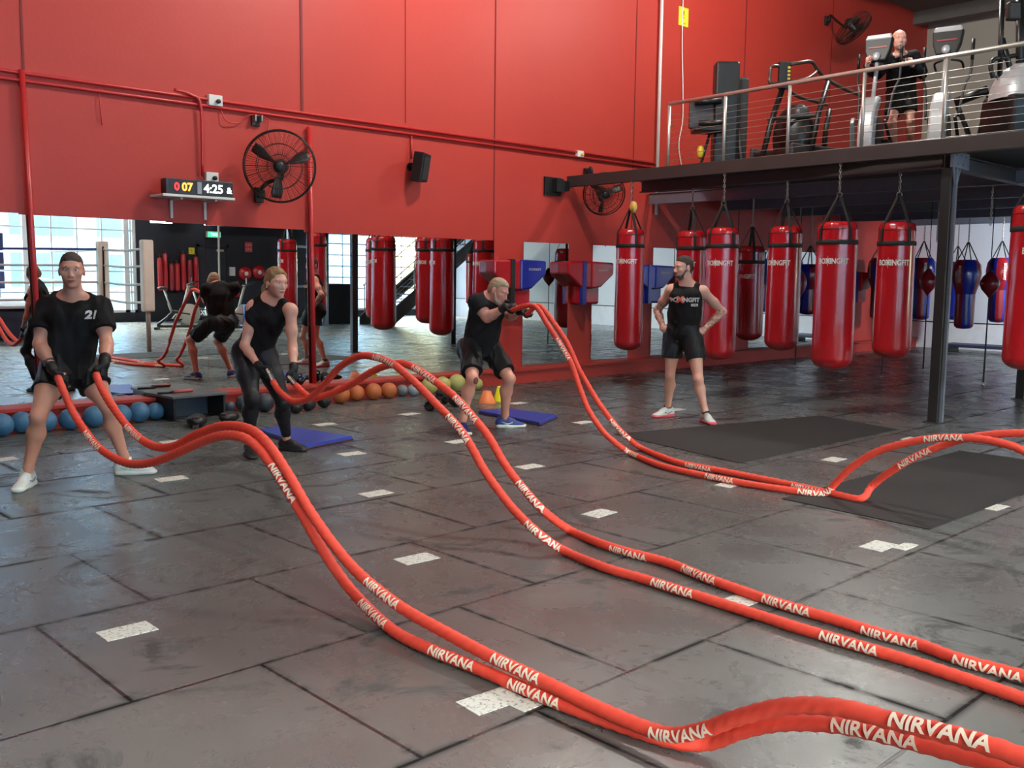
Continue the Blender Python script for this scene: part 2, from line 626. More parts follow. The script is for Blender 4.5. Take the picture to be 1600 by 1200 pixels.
# outside: the street and the pale building opposite
M_ASPH = mat('pavement', (150, 150, 148), 0.9)
struct(build('pavement', bx((-24, -34, -0.25), (60, BACK - 0.2, -0.05)), M_ASPH))
M_FAC = mat('pale_render', (226, 230, 232), 0.8, var=0.04)
M_PANE = mat('facade_glass', (120, 170, 190), 0.2, 0, 0.5)
bld = thing('building', 'pale building with rows of windows seen across the street through the glazed front', 'building', (4, -19, 0))
build('wall', bx((-22, -2, -0.05), (22, 0, 6.2)), M_FAC, bld)
build('roof', bx((-22.3, -2.2, 6.2), (22.3, 0.3, 6.5)), mat('brick_red_trim', (170, 70, 60), 0.7), bld)
for j in range(3):
    for i in range(14):
        xx = -21 + i * 3.05
        w = build('window', bx((xx, -0.02, 0.7 + j * 1.85), (xx + 2.2, 0.05, 1.9 + j * 1.85)), M_PANE, bld)

# the low red plinth along the foot of the mirrors
bm = bx((SIDE, WALL - 0.16, 0), (END, WALL, 0.19))
box(bm, (SIDE, WALL - 0.19, 0.17), (END, WALL, 0.205))
struct(build('baseboard_mirrors', bm, M_RED, bevel=0.004))
struct(build('baseboard_end', bx((END - 0.04, BACK, 0), (END, WALL, 0.55)), mat('pale_skirting', (230, 232, 236), 0.6)))
struct(build('trim_end', bx((END - 0.05, BACK, 0.55), (END, WALL, 0.57)), M_DARK))

# wall panel joints
for i, (x, z0, z1, w_) in enumerate(((3.06, 3.2, TOP, 0.02), (5.93, 3.2, TOP, 0.03), (8.80, 0.2, TOP, 0.016), (11.62, 1.9, TOP, 0.016), (14.46, 1.9, TOP, 0.022), (17.3, 0.2, TOP, 0.016), (7.35, 3.25, TOP, 0.006))):
    struct(build('trim_%d' % (i + 1), bx((x - w_ / 2, WALL - 0.008, z0), (x + w_ / 2, WALL + 0.01, z1)), mat('dark_red_joint', (120, 28, 28), 0.7)))

# mirrors: each panel is screwed up a touch out of line with the wall
def mirror(x0, x1, z0, z1, label):
    M = Matrix.Translation((x0, WALL - 0.012, z0)) @ Matrix.Rotation(-math.atan(0.0161), 4, 'Z') @ Matrix.Rotation(0.00275, 4, 'X')
    w_, h_ = x1 - x0, z1 - z0
    t = build('wall_mirror', bx((0, 0.0, 0), (w_ - 0.006, 0.006, h_), M), M_MIRROR)
    return tag(t, label, 'mirror')
mirror(-0.2, 1.6, 0.205, 1.955, 'leftmost wall mirror panel, beyond the far end of the blue medicine balls')
mirror(1.6, 2.96, 0.205, 1.955, 'wall mirror panel at the far left, left of the red pole beside the first man')
mirror(2.96, 4.33, 0.205, 1.945, 'large wall mirror behind the man in the black t-shirt, right of the leftmost red pole')
mirror(4.33, 4.76, 0.205, 1.935, 'narrow mirror panel showing the exit door, left of the ponytailed woman')
mirror(4.76, 5.92, 0.205, 1.925, 'wall mirror panel behind the ponytailed woman, ending at the red pole beside her')
mirror(5.92, 8.76, 0.205, 1.90, 'widest wall mirror, showing hanging bags, above the orange medicine balls')
mirror(9.34, 10.22, 0.205, 1.90, 'tall narrow mirror between two red strips, just right of the grey-haired man')
mirror(10.74, 11.57, 0.205, 1.90, 'narrow mirror behind the frontmost hanging bag near the wall fan')
mirror(12.14, 14.1, 0.205, 1.90, 'mirror behind the standing trainer in the black singlet')
mirror(14.87, 17.19, 0.205, 1.94, 'farther mirror between the red bags under the mezzanine')
mirror(18.2, 18.55, 0.205, 1.93, 'farthest sliver of mirror before the white end wall')

# painted conduits over the joints, wall conduits
M_REDPIPE = mat('red_painted_steel', (190, 44, 42), 0.35, 0, 0.5)
def pipe(name, pts, r, label, cat='pipe', material=None, group=None, n=0):
    return tag(build(name, tb(pts, r, 10, n), material or M_REDPIPE, smooth=True), label, cat, group)
pipe('conduit_pole', [(3.09, WALL - 0.045, 0.2), (3.03, WALL - 0.045, 3.22)], 0.027, 'red painted pole over the mirror beside the man in the black tee', 'pole')
pipe('conduit_pole', [(6.02, WALL - 0.045, 0.2), (5.99, WALL - 0.045, 3.05)], 0.027, 'red painted pole in front of the mirror just right of the woman', 'pole')
pipe('wall_conduit', [(SIDE, WALL - 0.03, 3.215), (12.1, WALL - 0.03, 3.18)], 0.016, 'upper of the two long red conduits running along the wall', 'conduit')
pipe('wall_conduit', [(SIDE, WALL - 0.03, 3.145), (12.1, WALL - 0.03, 3.115)], 0.016, 'lower of the two long red conduits running along the wall', 'conduit')
pipe('drop_conduit', [(4.45, WALL - 0.05, 3.24), (4.62, WALL - 0.055, 3.21), (4.72, WALL - 0.055, 3.1), (4.73, WALL - 0.04, 2.42)], 0.016, 'red conduit bending down from the wall run to the clock', 'conduit', n=5)
pipe('drop_conduit', [(7.42, WALL - 0.03, 3.1), (7.42, WALL - 0.03, 2.83)], 0.011, 'short thin red conduit dropping to the loudspeaker', 'conduit')
pipe('drain_pipe', [(12.14, WALL - 0.05, 2.4), (12.14, WALL - 0.05, TOP)], 0.026, 'slim white vertical pipe where the mezzanine railing meets the red wall', 'pipe', M_WHITE)
pipe('hanging_cable', [(x_, WALL - 0.02, z_) for x_, z_ in ((12.72, TOP), (12.70, 5.3), (12.76, 4.4), (12.78, 3.9), (12.70, 3.5), (12.82, 3.1), (12.86, 2.86))], 0.009, 'thin white cable hanging loose down the wall above the mezzanine', 'cable', M_WHITE, n=6)
pipe('dangling_wire', [(3.72, WALL - 0.02, 3.17), (3.72, WALL - 0.03, 2.98), (3.735, WALL - 0.02, 2.82)], 0.005, 'short thin wire dangling from the conduit at upper left', 'wire')
bm = bmesh.new()
tube(bm, smooth_path([(4.95, WALL - 0.02, 3.12), (5.0, WALL - 0.05, 3.0), (5.15, WALL - 0.04, 3.0), (5.3, WALL - 0.03, 3.1), (5.52, WALL - 0.03, 3.07)], 6), 0.006, 6)
tube(bm, smooth_path([(5.5, WALL - 0.04, 3.05), (5.45, WALL - 0.03, 2.8), (5.5, WALL - 0.02, 2.6), (5.48, WALL - 0.03, 2.45)], 6), 0.005, 6)
tag(build('power_cable', bm, M_REDPIPE, smooth=True), 'red painted power cable looping from the grey outlet box towards the round fan', 'cable')

def outlet(x, z, s, label, yellow=False):
    t = thing('outlet_box', label, 'outlet', (x, WALL, z))
    build('box', bx((-0.075 * s, -0.06, -0.055 * s), (0.075 * s, 0, 0.055 * s)), M_WHITE, t, bevel=0.006)
    bm = bmesh.new()
    lathe(bm, [(0.022, 0), (0.022, 0.03), (0.012, 0.035)], 14, Matrix.Translation((0.02 * s, -0.06, -0.01)) @ Matrix.Rotation(R(90), 4, 'X'))
    build('plug', bm, mat('yellow_plastic', (226, 196, 60), 0.4) if yellow else M_BLACK, t, smooth=True)
    return t
outlet(4.884, 3.19, 1.0, 'pale outlet box with a black plug on the conduits left of the round fan')
outlet(10.4, 3.16, 0.8, 'small white outlet with a yellow plug on the conduits above the mezzanine beam', True)
outlet(4.83, 2.415, 0.9, 'white outlet box half hidden behind the clock')

def sign(name, lo, hi, col, label, lines, tcol, cat='sign', y=WALL, face=-1):
    t = thing(name, label, cat, ((lo[0] + hi[0]) / 2, y, (lo[1] + hi[1]) / 2))
    w_, h_ = (hi[0] - lo[0]) / 2, (hi[1] - lo[1]) / 2
    build('panel', bx((-w_, face * 0.012, -h_), (w_, 0, h_)), mat(name + '_panel_%d_%d_%d' % col, col, 0.5), t)
    bm = bmesh.new()
    for (s_, sz, zz) in lines:
        letters(bm, text_geometry(s_, sz), lambda v: Vector(((v.x if face < 0 else -v.x), face * 0.0145, v.y + zz)))
    if bm.verts:
        build('lettering', bm, mat(name + '_ink', tcol, 0.6), t)
    else:
        bm.free()
    return t
t = sign('warning_sign', (12.62, 5.32), (12.86, 5.60), (232, 214, 50), 'small yellow warning sign high on the red wall left of the mezzanine', [('!', 0.17, 0.03), ('= =', 0.06, -0.1)], (30, 30, 25))

# clock on its shelf
t = thing('wall_shelf', 'white shelf on two brackets holding the digital clock', 'shelf', (4.57, WALL, 2.20))
build('board', bx((-0.38, -0.30, -0.025), (0.38, 0, 0)), M_WHITE, t, bevel=0.004)
for sx in (-0.17, 0.19):
    bm = bx((sx - 0.014, -0.025, -0.22), (sx + 0.014, 0, -0.025))
    box(bm, (sx - 0.012, -0.26, -0.045), (sx + 0.012, 0, -0.025))
    build('bracket', bm, M_WHITE, t, bevel=0.003)
t = thing('digital_clock', 'black digital timer showing 07 in red and 4:25 in white, on the wall shelf', 'clock', (4.60, WALL - 0.16, 2.20), R(-4))
build('case', bx((-0.345, -0.10, 0), (0.345, 0.04, 0.155)), M_BLACK, t, bevel=0.006)
def glow(name, c, s=3.0):
    return mat(name, c, 0.4, emit=c, estr=s)
bm = bmesh.new(); letters(bm, text_geometry('0', 0.105, bold=0.002), lambda v: Vector((v.x - 0.235, -0.102, v.y + 0.08)))
build('red_digit', bm, glow('led_red', (255, 40, 40), 2.5), t)
bm = bmesh.new(); letters(bm, text_geometry('07', 0.110, bold=0.003), lambda v: Vector((v.x - 0.130, -0.102, v.y + 0.08)))
build('amber_digits', bm, glow('led_amber', (255, 150, 50), 3.0), t)
bm = bmesh.new(); letters(bm, text_geometry('4:25', 0.118, bold=0.0025), lambda v: Vector((v.x + 0.135, -0.102, v.y + 0.078)))
letters(bm, text_geometry('&', 0.085, bold=0.002), lambda v: Vector((v.x + 0.305, -0.102, v.y + 0.07)))
build('white_digits', bm, glow('led_white', (245, 248, 255), 2.5), t)
build('speaker_grille', bx((-0.03, -0.104, 0.02), (0.015, -0.1, 0.135)), mat('grey_grille', (150, 150, 152), 0.5), t)

# loudspeaker
t = thing('loudspeaker', 'small black wedge loudspeaker bracketed on the red wall', 'speaker', (7.50, WALL, 2.72))
M = facing((0.45, -1, -0.18), (-0.04, -0.16, 0.0))
bm = bmesh.new()
prism(bm, [(-0.105, -0.175), (0.09, -0.16), (0.10, 0.165), (-0.095, 0.18)], -0.07, 0.07, M)
build('cabinet', bm, M_BLACK, t, bevel=0.01)
build('grille', bx((-0.075, -0.078, -0.135), (0.075, -0.07, 0.135), M), mat('grille_cloth', (34, 33, 33), 0.8, bump=0.5, bscale=400), t)
bm = tb([(-0.08, 0, 0.02), (-0.08, -0.06, 0.02), (-0.04, -0.12, 0.0)], 0.018, 8)
lathe(bm, [(0.05, 0), (0.05, 0.02)], 16, Matrix.Translation((-0.08, -0.0, 0.02)) @ Matrix.Rotation(R(90), 4, 'X'))
build('bracket', bm, M_BLACK, t)

# wall fans
def fan(c, d, rad, foot, label, spokes=20):
    """c: hub centre; d: facing; foot: where the arm meets the wall"""
    t = thing('wall_fan', label, 'fan', c)
    M = facing(d)
    wire = mat('dark_bronze_wire', (46, 36, 30), 0.4, 0.5)
    bm = bmesh.new()
    def pt(rr, a, y):
        return M @ Vector((rr * math.cos(a), y, rr * math.sin(a)))
    for rr, y in ((rad, 0), (rad * 0.97, -0.05), (rad * 0.97, 0.05), (rad * 0.62, -0.085), (rad * 0.32, -0.095), (rad * 0.62, 0.075)):
        tube(bm, [pt(rr, 2 * math.pi * k / 40, y) for k in range(40)], 0.006 if rr > rad * 0.9 else 0.0035, 5, closed=True)
    for k in range(spokes * 4):
        a = 2 * math.pi * k / (spokes * 4)
        tube(bm, [pt(rad * 0.16, a, -0.1), pt(rad * 0.6, a, -0.086), pt(rad * 0.93, a, -0.055), pt(rad, a, 0)], 0.0016 if k % 4 else 0.003, 4, cap=False)
        if k % 2 == 0:
            tube(bm, [pt(rad * 0.3, a, 0.085), pt(rad * 0.93, a, 0.055), pt(rad, a, 0)], 0.0016, 4, cap=False)
    build('cage', bm, wire, t, smooth=True)
    for k in range(3):
        bm = bmesh.new()
        a0 = 2 * math.pi * k / 3 + 0.4
        rows = []
        for i in range(7):
            rr = rad * (0.16 + 0.72 * i / 6)
            wdt = 0.24 * math.sin(0.5 + 2.0 * i / 6)
            rows.append([bm.verts.new(pt(rr, a0 + s_ * wdt, 0.03 * s_)) for s_ in (-1, -0.4, 0.3, 1)])
        for a_, b__ in zip(rows, rows[1:]):
            for q in range(3):
                bm.faces.new((a_[q], a_[q + 1], b__[q + 1], b__[q]))
        o = build('blade', bm, mat('fan_blade', (70, 66, 62), 0.4, 0.4), t, smooth=True)
        md = o.modifiers.new('thick', 'SOLIDIFY'); md.thickness = 0.003
    bm = bmesh.new()
    lathe(bm, [(0.02, -0.105), (0.05, -0.1), (0.055, -0.02), (0.075, 0.05), (0.08, 0.16), (0.05, 0.2)], 20, M @ Matrix.Rotation(R(-90), 4, 'X'))
    build('motor', bm, M_BLACK, t, smooth=True)
    ft = Vector(foot) - Vector(c)
    back = M @ Vector((0, 0.17, -0.03))
    bm = tb([back, back + Vector((0, 0, -0.09)), (back + ft) / 2 + Vector((0, -0.02, 0.0)), ft + Vector((0, -0.10, 0.06)), ft + Vector((0, -0.07, 0.0))], 0.022, 10, 6)
    build('arm', bm, M_BLACK, t, smooth=True)
    bm = bx((ft.x - 0.05, ft.y - 0.04, ft.z - 0.10), (ft.x + 0.05, ft.y, ft.z + 0.06))
    box(bm, (ft.x - 0.035, ft.y - 0.10, ft.z - 0.05), (ft.x + 0.035, ft.y - 0.02, ft.z + 0.03))
    build('bracket', bm, M_BLACK, t, bevel=0.006)
    return t
cc = on_wall(437, 260, WALL - 0.40)
ff = on_wall(403, 302, WALL)
fan(cc, (-0.72, -1, -0.10), 0.372, ff, 'large round black caged fan on the red wall between the clock and the loudspeaker')
cc = on_wall(944, 303, WALL - 0.36)
fan(cc, (-0.62, -1, -0.30), 0.30, on_wall(915, 270, WALL), 'round caged wall fan partly behind the mezzanine beam')
cc = on_wall(1334, 44, WALL - 0.75)
ff = on_wall(1290, 31, WALL)
fan(cc, (0.10, -0.62, -0.75), 0.34, ff, 'tilted caged fan high on the wall above the exercise machines')
t = thing('spare_bracket', 'small black empty fan bracket under the conduits above the round fan', 'bracket', on_wall(398, 187))
build('plate', bx((-0.05, -0.03, -0.07), (0.05, 0, 0.05)), M_BLACK, t, bevel=0.005)
for sx in (-0.045, 0.03):
    build('lug', bx((sx, -0.09, -0.03), (sx + 0.018, -0.03, 0.04)), M_CHROME, t, bevel=0.003)

# high bay lamps: the bodies of the lights above, the last an added one
for (lx, ly) in HIGH_BAYS:
    t = thing('high_bay_lamp', 'round high bay lamp hanging from the ceiling above the training floor', 'lamp', (lx, ly, TOP), group='high bay lamps out of the top of the picture')
    build('stem', tb([(0, 0, 0), (0, 0, -0.3)], 0.012), M_DARK, t)
    bm = bmesh.new(); lathe(bm, [(0.05, -0.3), (0.12, -0.34), (0.2, -0.44), (0.21, -0.5)], 24, cap=False)
    o = build('reflector', bm, M_WHITE, t, smooth=True)
    bm = bmesh.new(); sphere(bm, (0, 0, -0.46), (0.07, 0.07, 0.05), 16)
    build('bulb', bm, glow('lamp_glow', (255, 240, 220), 12), t, smooth=True)

for fl_y, fl_d, fl_l in ((4.9, (2.6, 3.7, -1.66), 'nearer the red wall'), (1.2, (2.6, 0.6, -1.5), 'farther from the red wall')):  # bodies for the two added floods
  t = thing('added_flood_lamp', 'added black flood lamp under the mezzanine brightening the end wall, ' + fl_l, 'lamp', (18.7, fl_y, 2.36))
  M = facing(fl_d)
  build('hood', bx((-0.12, 0.0, -0.09), (0.12, 0.10, 0.09), M), M_BLACK, t, bevel=0.01)
  build('lens', bx((-0.10, -0.004, -0.07), (0.10, 0.0, 0.07), M), glow('added_flood_glow', (230, 240, 255), 6), t)
  build('stem', tb([(0, 0, 0.05), (0, 0, 0.39)], 0.012), M_BLACK, t)

# floor markers: worn white tape squares
MARKS = [(508, 663), (550, 709), (588, 771), (652, 873), (768, 1095), (200, 986), (937, 802), (1140, 757), (1303, 718), (1160, 938), (1373, 853), (1552, 792), (828, 729), (268, 748), (912, 660), (1155, 673), (715, 690), (640, 647), (4, 718), (1056, 640), (270, 690), (1425, 686), (810, 630)]
m_tape, nt_, b_ = node_mat('worn_white_tape')
P_ = nt_.nodes.new('ShaderNodeNewGeometry').outputs['Position']
w_ = _ramp(nt_, _noise(nt_, P_, 60, 4, 0.6), [(0.34, (0.22, 0.21, 0.19)), (0.48, (0.66, 0.66, 0.60))])
nt_.links.new(w_, b_.inputs['Base Color'])
b_.inputs['Roughness'].default_value = 0.7
names = ['just behind the blue mat at the woman\'s feet', 'right of the woman\'s blue mat', 'below and right of the woman\'s blue mat', 'between the near rope and the middle ropes', 'double patch under the nearest rope at bottom centre', 'alone on the open floor between the first man and the nearest corner', 'between the middle ropes and the far ropes', 'just in front of the far ropes', 'between the two dark lifting mats', 'half under the middle pair of ropes', 'double patch beyond the middle ropes at right', 'at the right edge, near corner of the right dark mat', 'near the middle ropes, in front of the grey-haired man', 'beside the first man\'s right shoe', 'left of the far ropes near the second blue mat', 'on the far edge of the left dark mat, by the trainer\'s shoe', 'under the middle ropes near the grey-haired man\'s feet', 'by the small black dumbbells', 'at the left picture edge near the first man\'s shoe', 'behind the trainer\'s feet', 'behind the hump of the nearest rope', 'behind the arching far ropes at right', 'behind the second blue mat']
for i, ((px, py), nm) in enumerate(zip(MARKS, names)):
    g = on_ground(px, py)
    t = thing('floor_marker', 'white tape marker ' + nm, 'marker', (g.x, g.y, 0), group='white tape markers on the floor')
    bm = bx((-0.105, -0.065, 0), (0.10, 0.065, 0.0022), Matrix.Rotation(R(random.uniform(-5, 5)), 4, 'Z'))
    if 'double' in nm:
        box(bm, (0.02, -0.14, 0), (0.18, -0.068, 0.0022))
    build('tape', bm, m_tape, t)
for t in [o for o in COL.objects if o.name.startswith('floor_marker')]:
    pass

# dark lifting mats let into the floor
m_mat = mat('dark_lifting_rubber', (46, 45, 45), 0.72, 0, 0.3, bump=0.6, bscale=220, var=0.25, scale=3)
for pts, lab in (([(1282, 650), (1405, 672), (1155, 724), (960, 679)], 'dark textured lifting mat on the floor in front of the trainer'),
                 ([(1500, 705), (1700, 734), (1452, 828), (1222, 780)], 'dark textured lifting mat under the arching far ropes at right')):
    g = [on_ground(*q) for q in pts]
    xs = [v.x for v in g]; ys = [v.y for v in g]
    x0, x1 = sorted(xs)[0:2], sorted(xs)[2:4]
    bm = bmesh.new()
    lo = [bm.verts.new((v.x, v.y, 0.0)) for v in g]
    hi = [bm.verts.new((v.x, v.y, 0.006)) for v in g]
    bm.faces.new(hi); bm.faces.new(lo[::-1])
    for i in range(4):
        bm.faces.new((lo[i], lo[(i + 1) % 4], hi[(i + 1) % 4], hi[i]))
    bmesh.ops.recalc_face_normals(bm, faces=bm.faces[:])
    tag(build('lifting_mat', bm, m_mat), lab, 'mat')

# blue exercise mats
def blue_mat(pts, lab):
    g = [on_ground(*q) for q in pts]
    bm = bmesh.new()
    lo = [bm.verts.new((v.x, v.y, 0.004)) for v in g]
    hi = [bm.verts.new((v.x, v.y, 0.04)) for v in g]
    bm.faces.new(hi); bm.faces.new(lo[::-1])
    for i in range(4):
        bm.faces.new((lo[i], lo[(i + 1) % 4], hi[(i + 1) % 4], hi[i]))
    bmesh.ops.recalc_face_normals(bm, faces=bm.faces[:])
    t = thing('exercise_mat', lab, 'mat', (0, 0, 0))
    build('cover', bm, mat('blue_mat_vinyl', (46, 66, 160), 0.4, 0, 0.5, bump=0.1, bscale=30), t, bevel=0.006)
    bm = bmesh.new()
    c_ = sum((v for v in g), Vector()) / 4
    loop = [Vector((c_.x + (v.x - c_.x) * 1.0, c_.y + (v.y - c_.y) * 1.0, 0.008)) for v in g]
    tube(bm, loop, 0.008, 6, closed=True)
    build('dark_edge', bm, mat('maroon_edge', (60, 20, 30), 0.6), t)
    return t
blue_mat([(405, 677), (440, 671), (551, 688), (478, 703)], 'flat blue exercise mat on the floor beside the woman')
blue_mat([(748, 647), (790, 643), (870, 654), (843, 666)], 'flat blue exercise mat behind the grey-haired man\'s shoe')
# ================================================================== mezzanine, rig and railing
def beam(name, a, b, w_, h_, label, cat='beam', flange=False, group=None):
    """box beam from a to b (centre line of its top), width w_, height h_"""
    a, b = Vector(a), Vector(b)
    d = (b - a); L = d.length
    M = Matrix.Translation(a) @ d.to_track_quat('Y', 'Z').to_matrix().to_4x4()
    bm = bmesh.new()
    if flange:
        box(bm, (-w_ / 2, 0, -0.014), (w_ / 2, L, 0), M)
        box(bm, (-w_ / 2, 0, -h_), (w_ / 2, L, -h_ + 0.014), M)
        box(bm, (-0.008, 0, -h_ + 0.014), (0.008, L, -0.014), M)
    else:
        box(bm, (-w_ / 2, 0, -h_), (w_ / 2, L, 0), M)
    return tag(build(name, bm, mat('blue_grey_steel', (118, 122, 134), 0.45, 0.3) if name == 'floor_joist' else M_DARK, bevel=0.004), label, cat, group)  # joists get a paler bluish steel: window light put into their colour

fa = thing('edge_beam', 'long dark steel edge beam of the mezzanine, running out from the red wall', 'beam', (0, 0, 0))
a, b = Vector((10.17, WALL - 0.05, 2.83)), Vector((9.62, 0.5, 2.83))
d = b - a
M = Matrix.Translation(a) @ d.to_track_quat('Y', 'Z').to_matrix().to_4x4()
build('web', bx((-0.04, 0, -0.15), (0.04, d.length, 0), M), M_DARK, fa, bevel=0.004)
bm = bx((9.72, WALL - 0.03, 2.55), (10.04, WALL, 2.80))
for q in ((9.76, 2.59), (10.0, 2.59), (9.76, 2.76), (10.0, 2.76)):
    sphere(bm, (q[0], WALL - 0.03, q[1]), 0.014, 10)
box(bm, (9.86, WALL - 0.12, 2.60), (10.0, WALL - 0.03, 2.78))
box(bm, (10.0, WALL - 0.10, 2.62), (10.14, WALL - 0.04, 2.76))
tag(build('wall_plate', bm, M_BLACK, bevel=0.006), 'black bolted steel plate on the red wall holding the mezzanine edge beam', 'plate')

beam('rig_beam', (10.42, 8.45, 2.715), (10.06, 4.30, 2.715), 0.09, 0.15, 'dark steel rig beam just behind and below the mezzanine edge, ending on the front column', flange=True)
beam('rig_beam', (10.0, 4.26, 2.715), (20.9, 4.45, 2.715), 0.09, 0.16, 'bolted dark steel beam running back from the front column under the mezzanine', flange=True)
for i, x in enumerate((12.0, 13.9, 15.8, 17.9, 19.9)):
    beam('floor_joist', (x, WALL - 0.02, 2.72), (x, -1.2, 2.72), 0.08, 0.17, ['first', 'second', 'third', 'fourth', 'farthest'][i] + ' dark joist under the mezzanine floor, counting from the front column', 'joist', True)
bm = bx((10.05, -1.2, 2.75), (END, 8.3, 2.83))
box(bm, (12.15, 8.3, 2.75), (END, WALL, 2.83))
struct(build('mezzanine_floor', bm, mat('dark_deck', (44, 42, 42), 0.7)))

def column(x, y, label, bracket=True, h=2.56):
    t = thing('steel_column', label, 'column', (x, y, 0), R(4))
    bm = bx((-0.075, -0.045, 0.0), (-0.055, 0.045, h))
    build('flange', bx((-0.06, -0.05, 0.01), (0.05, 0.05, h)), mat('black_steel', (42, 41, 42), 0.4, 0.3), t, bevel=0.006)
    bm.free()
    build('base_plate', bx((-0.1, -0.08, 0), (0.1, 0.08, 0.01)), M_DARK, t)
    if bracket:
        bm = bx((-0.012, -0.085, 0.01), (0.03, -0.05, h))
        for s_ in (-1, 1):
            tube(bm, [(0.01, -0.07, h - 0.2), (0.01 + 0.10 * s_, -0.07, h + 0.01)], 0.013, 6)
        box(bm, (-0.12, -0.09, h), (0.32, -0.05, h + 0.16))
        for q in range(6):
            sphere(bm, (-0.08 + q * 0.07, -0.092, h + (0.04 if q % 2 else 0.12)), 0.01, 8)
        build('bracket', bm, mat('blue_grey_steel', (96, 100, 112), 0.4, 0.3), t, bevel=0.003)
    return t
column(10.02, 4.22, 'dark steel column with a forked bracket standing at the corner of the mezzanine')
column(12.9, 4.38, 'dark steel column at the right picture edge behind the rightmost bag', False)
column(12.85, 3.5, 'dark steel column seen only in the mirror under the mezzanine', False)

# railing
rl = thing('railing', 'stainless railing with wire ropes along the mezzanine edge', 'railing', (0, 0, 0))
RX0, RY0, RX1, RY1, RZ = 10.36, 7.98, 9.72, 0.6, 3.66
def rail_at(t_):
    return Vector((RX0 + (RX1 - RX0) * t_, RY0 + (RY1 - RY0) * t_, 0))
build('top_rail', tb([rail_at(0) + Vector((0, 0, RZ)), rail_at(1) + Vector((0, 0, RZ))], 0.024, 12), M_STEEL, rl, smooth=True)
for px in (1036, 1131, 1231, 1348, 1475, 1640):
    best = min((abs((lambda q: 800 + FOCAL * q.dot(_r) / q.dot(_f))(rail_at(k / 400) + Vector((0, 0, 3.2)) - EYE) - px), k / 400) for k in range(401))[1]
    p_ = rail_at(best)
    build('post', tb([p_ + Vector((0, 0, 2.80)), p_ + Vector((0, 0, RZ - 0.02))], 0.02, 12), M_STEEL, rl, smooth=True)
for k in range(10):
    z = 2.87 + k * 0.072
    build('wire', tb([rail_at(0) + Vector((0, 0, z)), rail_at(1) + Vector((0, 0, z))], 0.0028, 6), M_STEEL, rl, smooth=True)
tag(build('vertical_rail_end', tb([(12.0, WALL - 0.3, 2.83), (12.0, WALL - 0.3, 3.9)], 0.018), M_STEEL, smooth=True), 'short steel post on the mezzanine against the red wall', 'post') if False else None

# ================================================================== punch bags
def chain_mesh(z0, z1, link=0.042):
    bm = bmesh.new()
    n = max(2, int((z1 - z0) / (link * 0.72)))
    for i in range(n):
        z = z0 + (z1 - z0) * (i + 0.5) / n
        a = 0 if i % 2 else math.pi / 2
        pts = []
        for k in range(12):
            th = 2 * math.pi * k / 12
            u_, w_ = 0.011 * math.cos(th), link * 0.5 * math.sin(th)
            pts.append((u_ * math.cos(a), u_ * math.sin(a), z + w_))
        tube(bm, pts, 0.0055, 5, closed=True)
    return bm

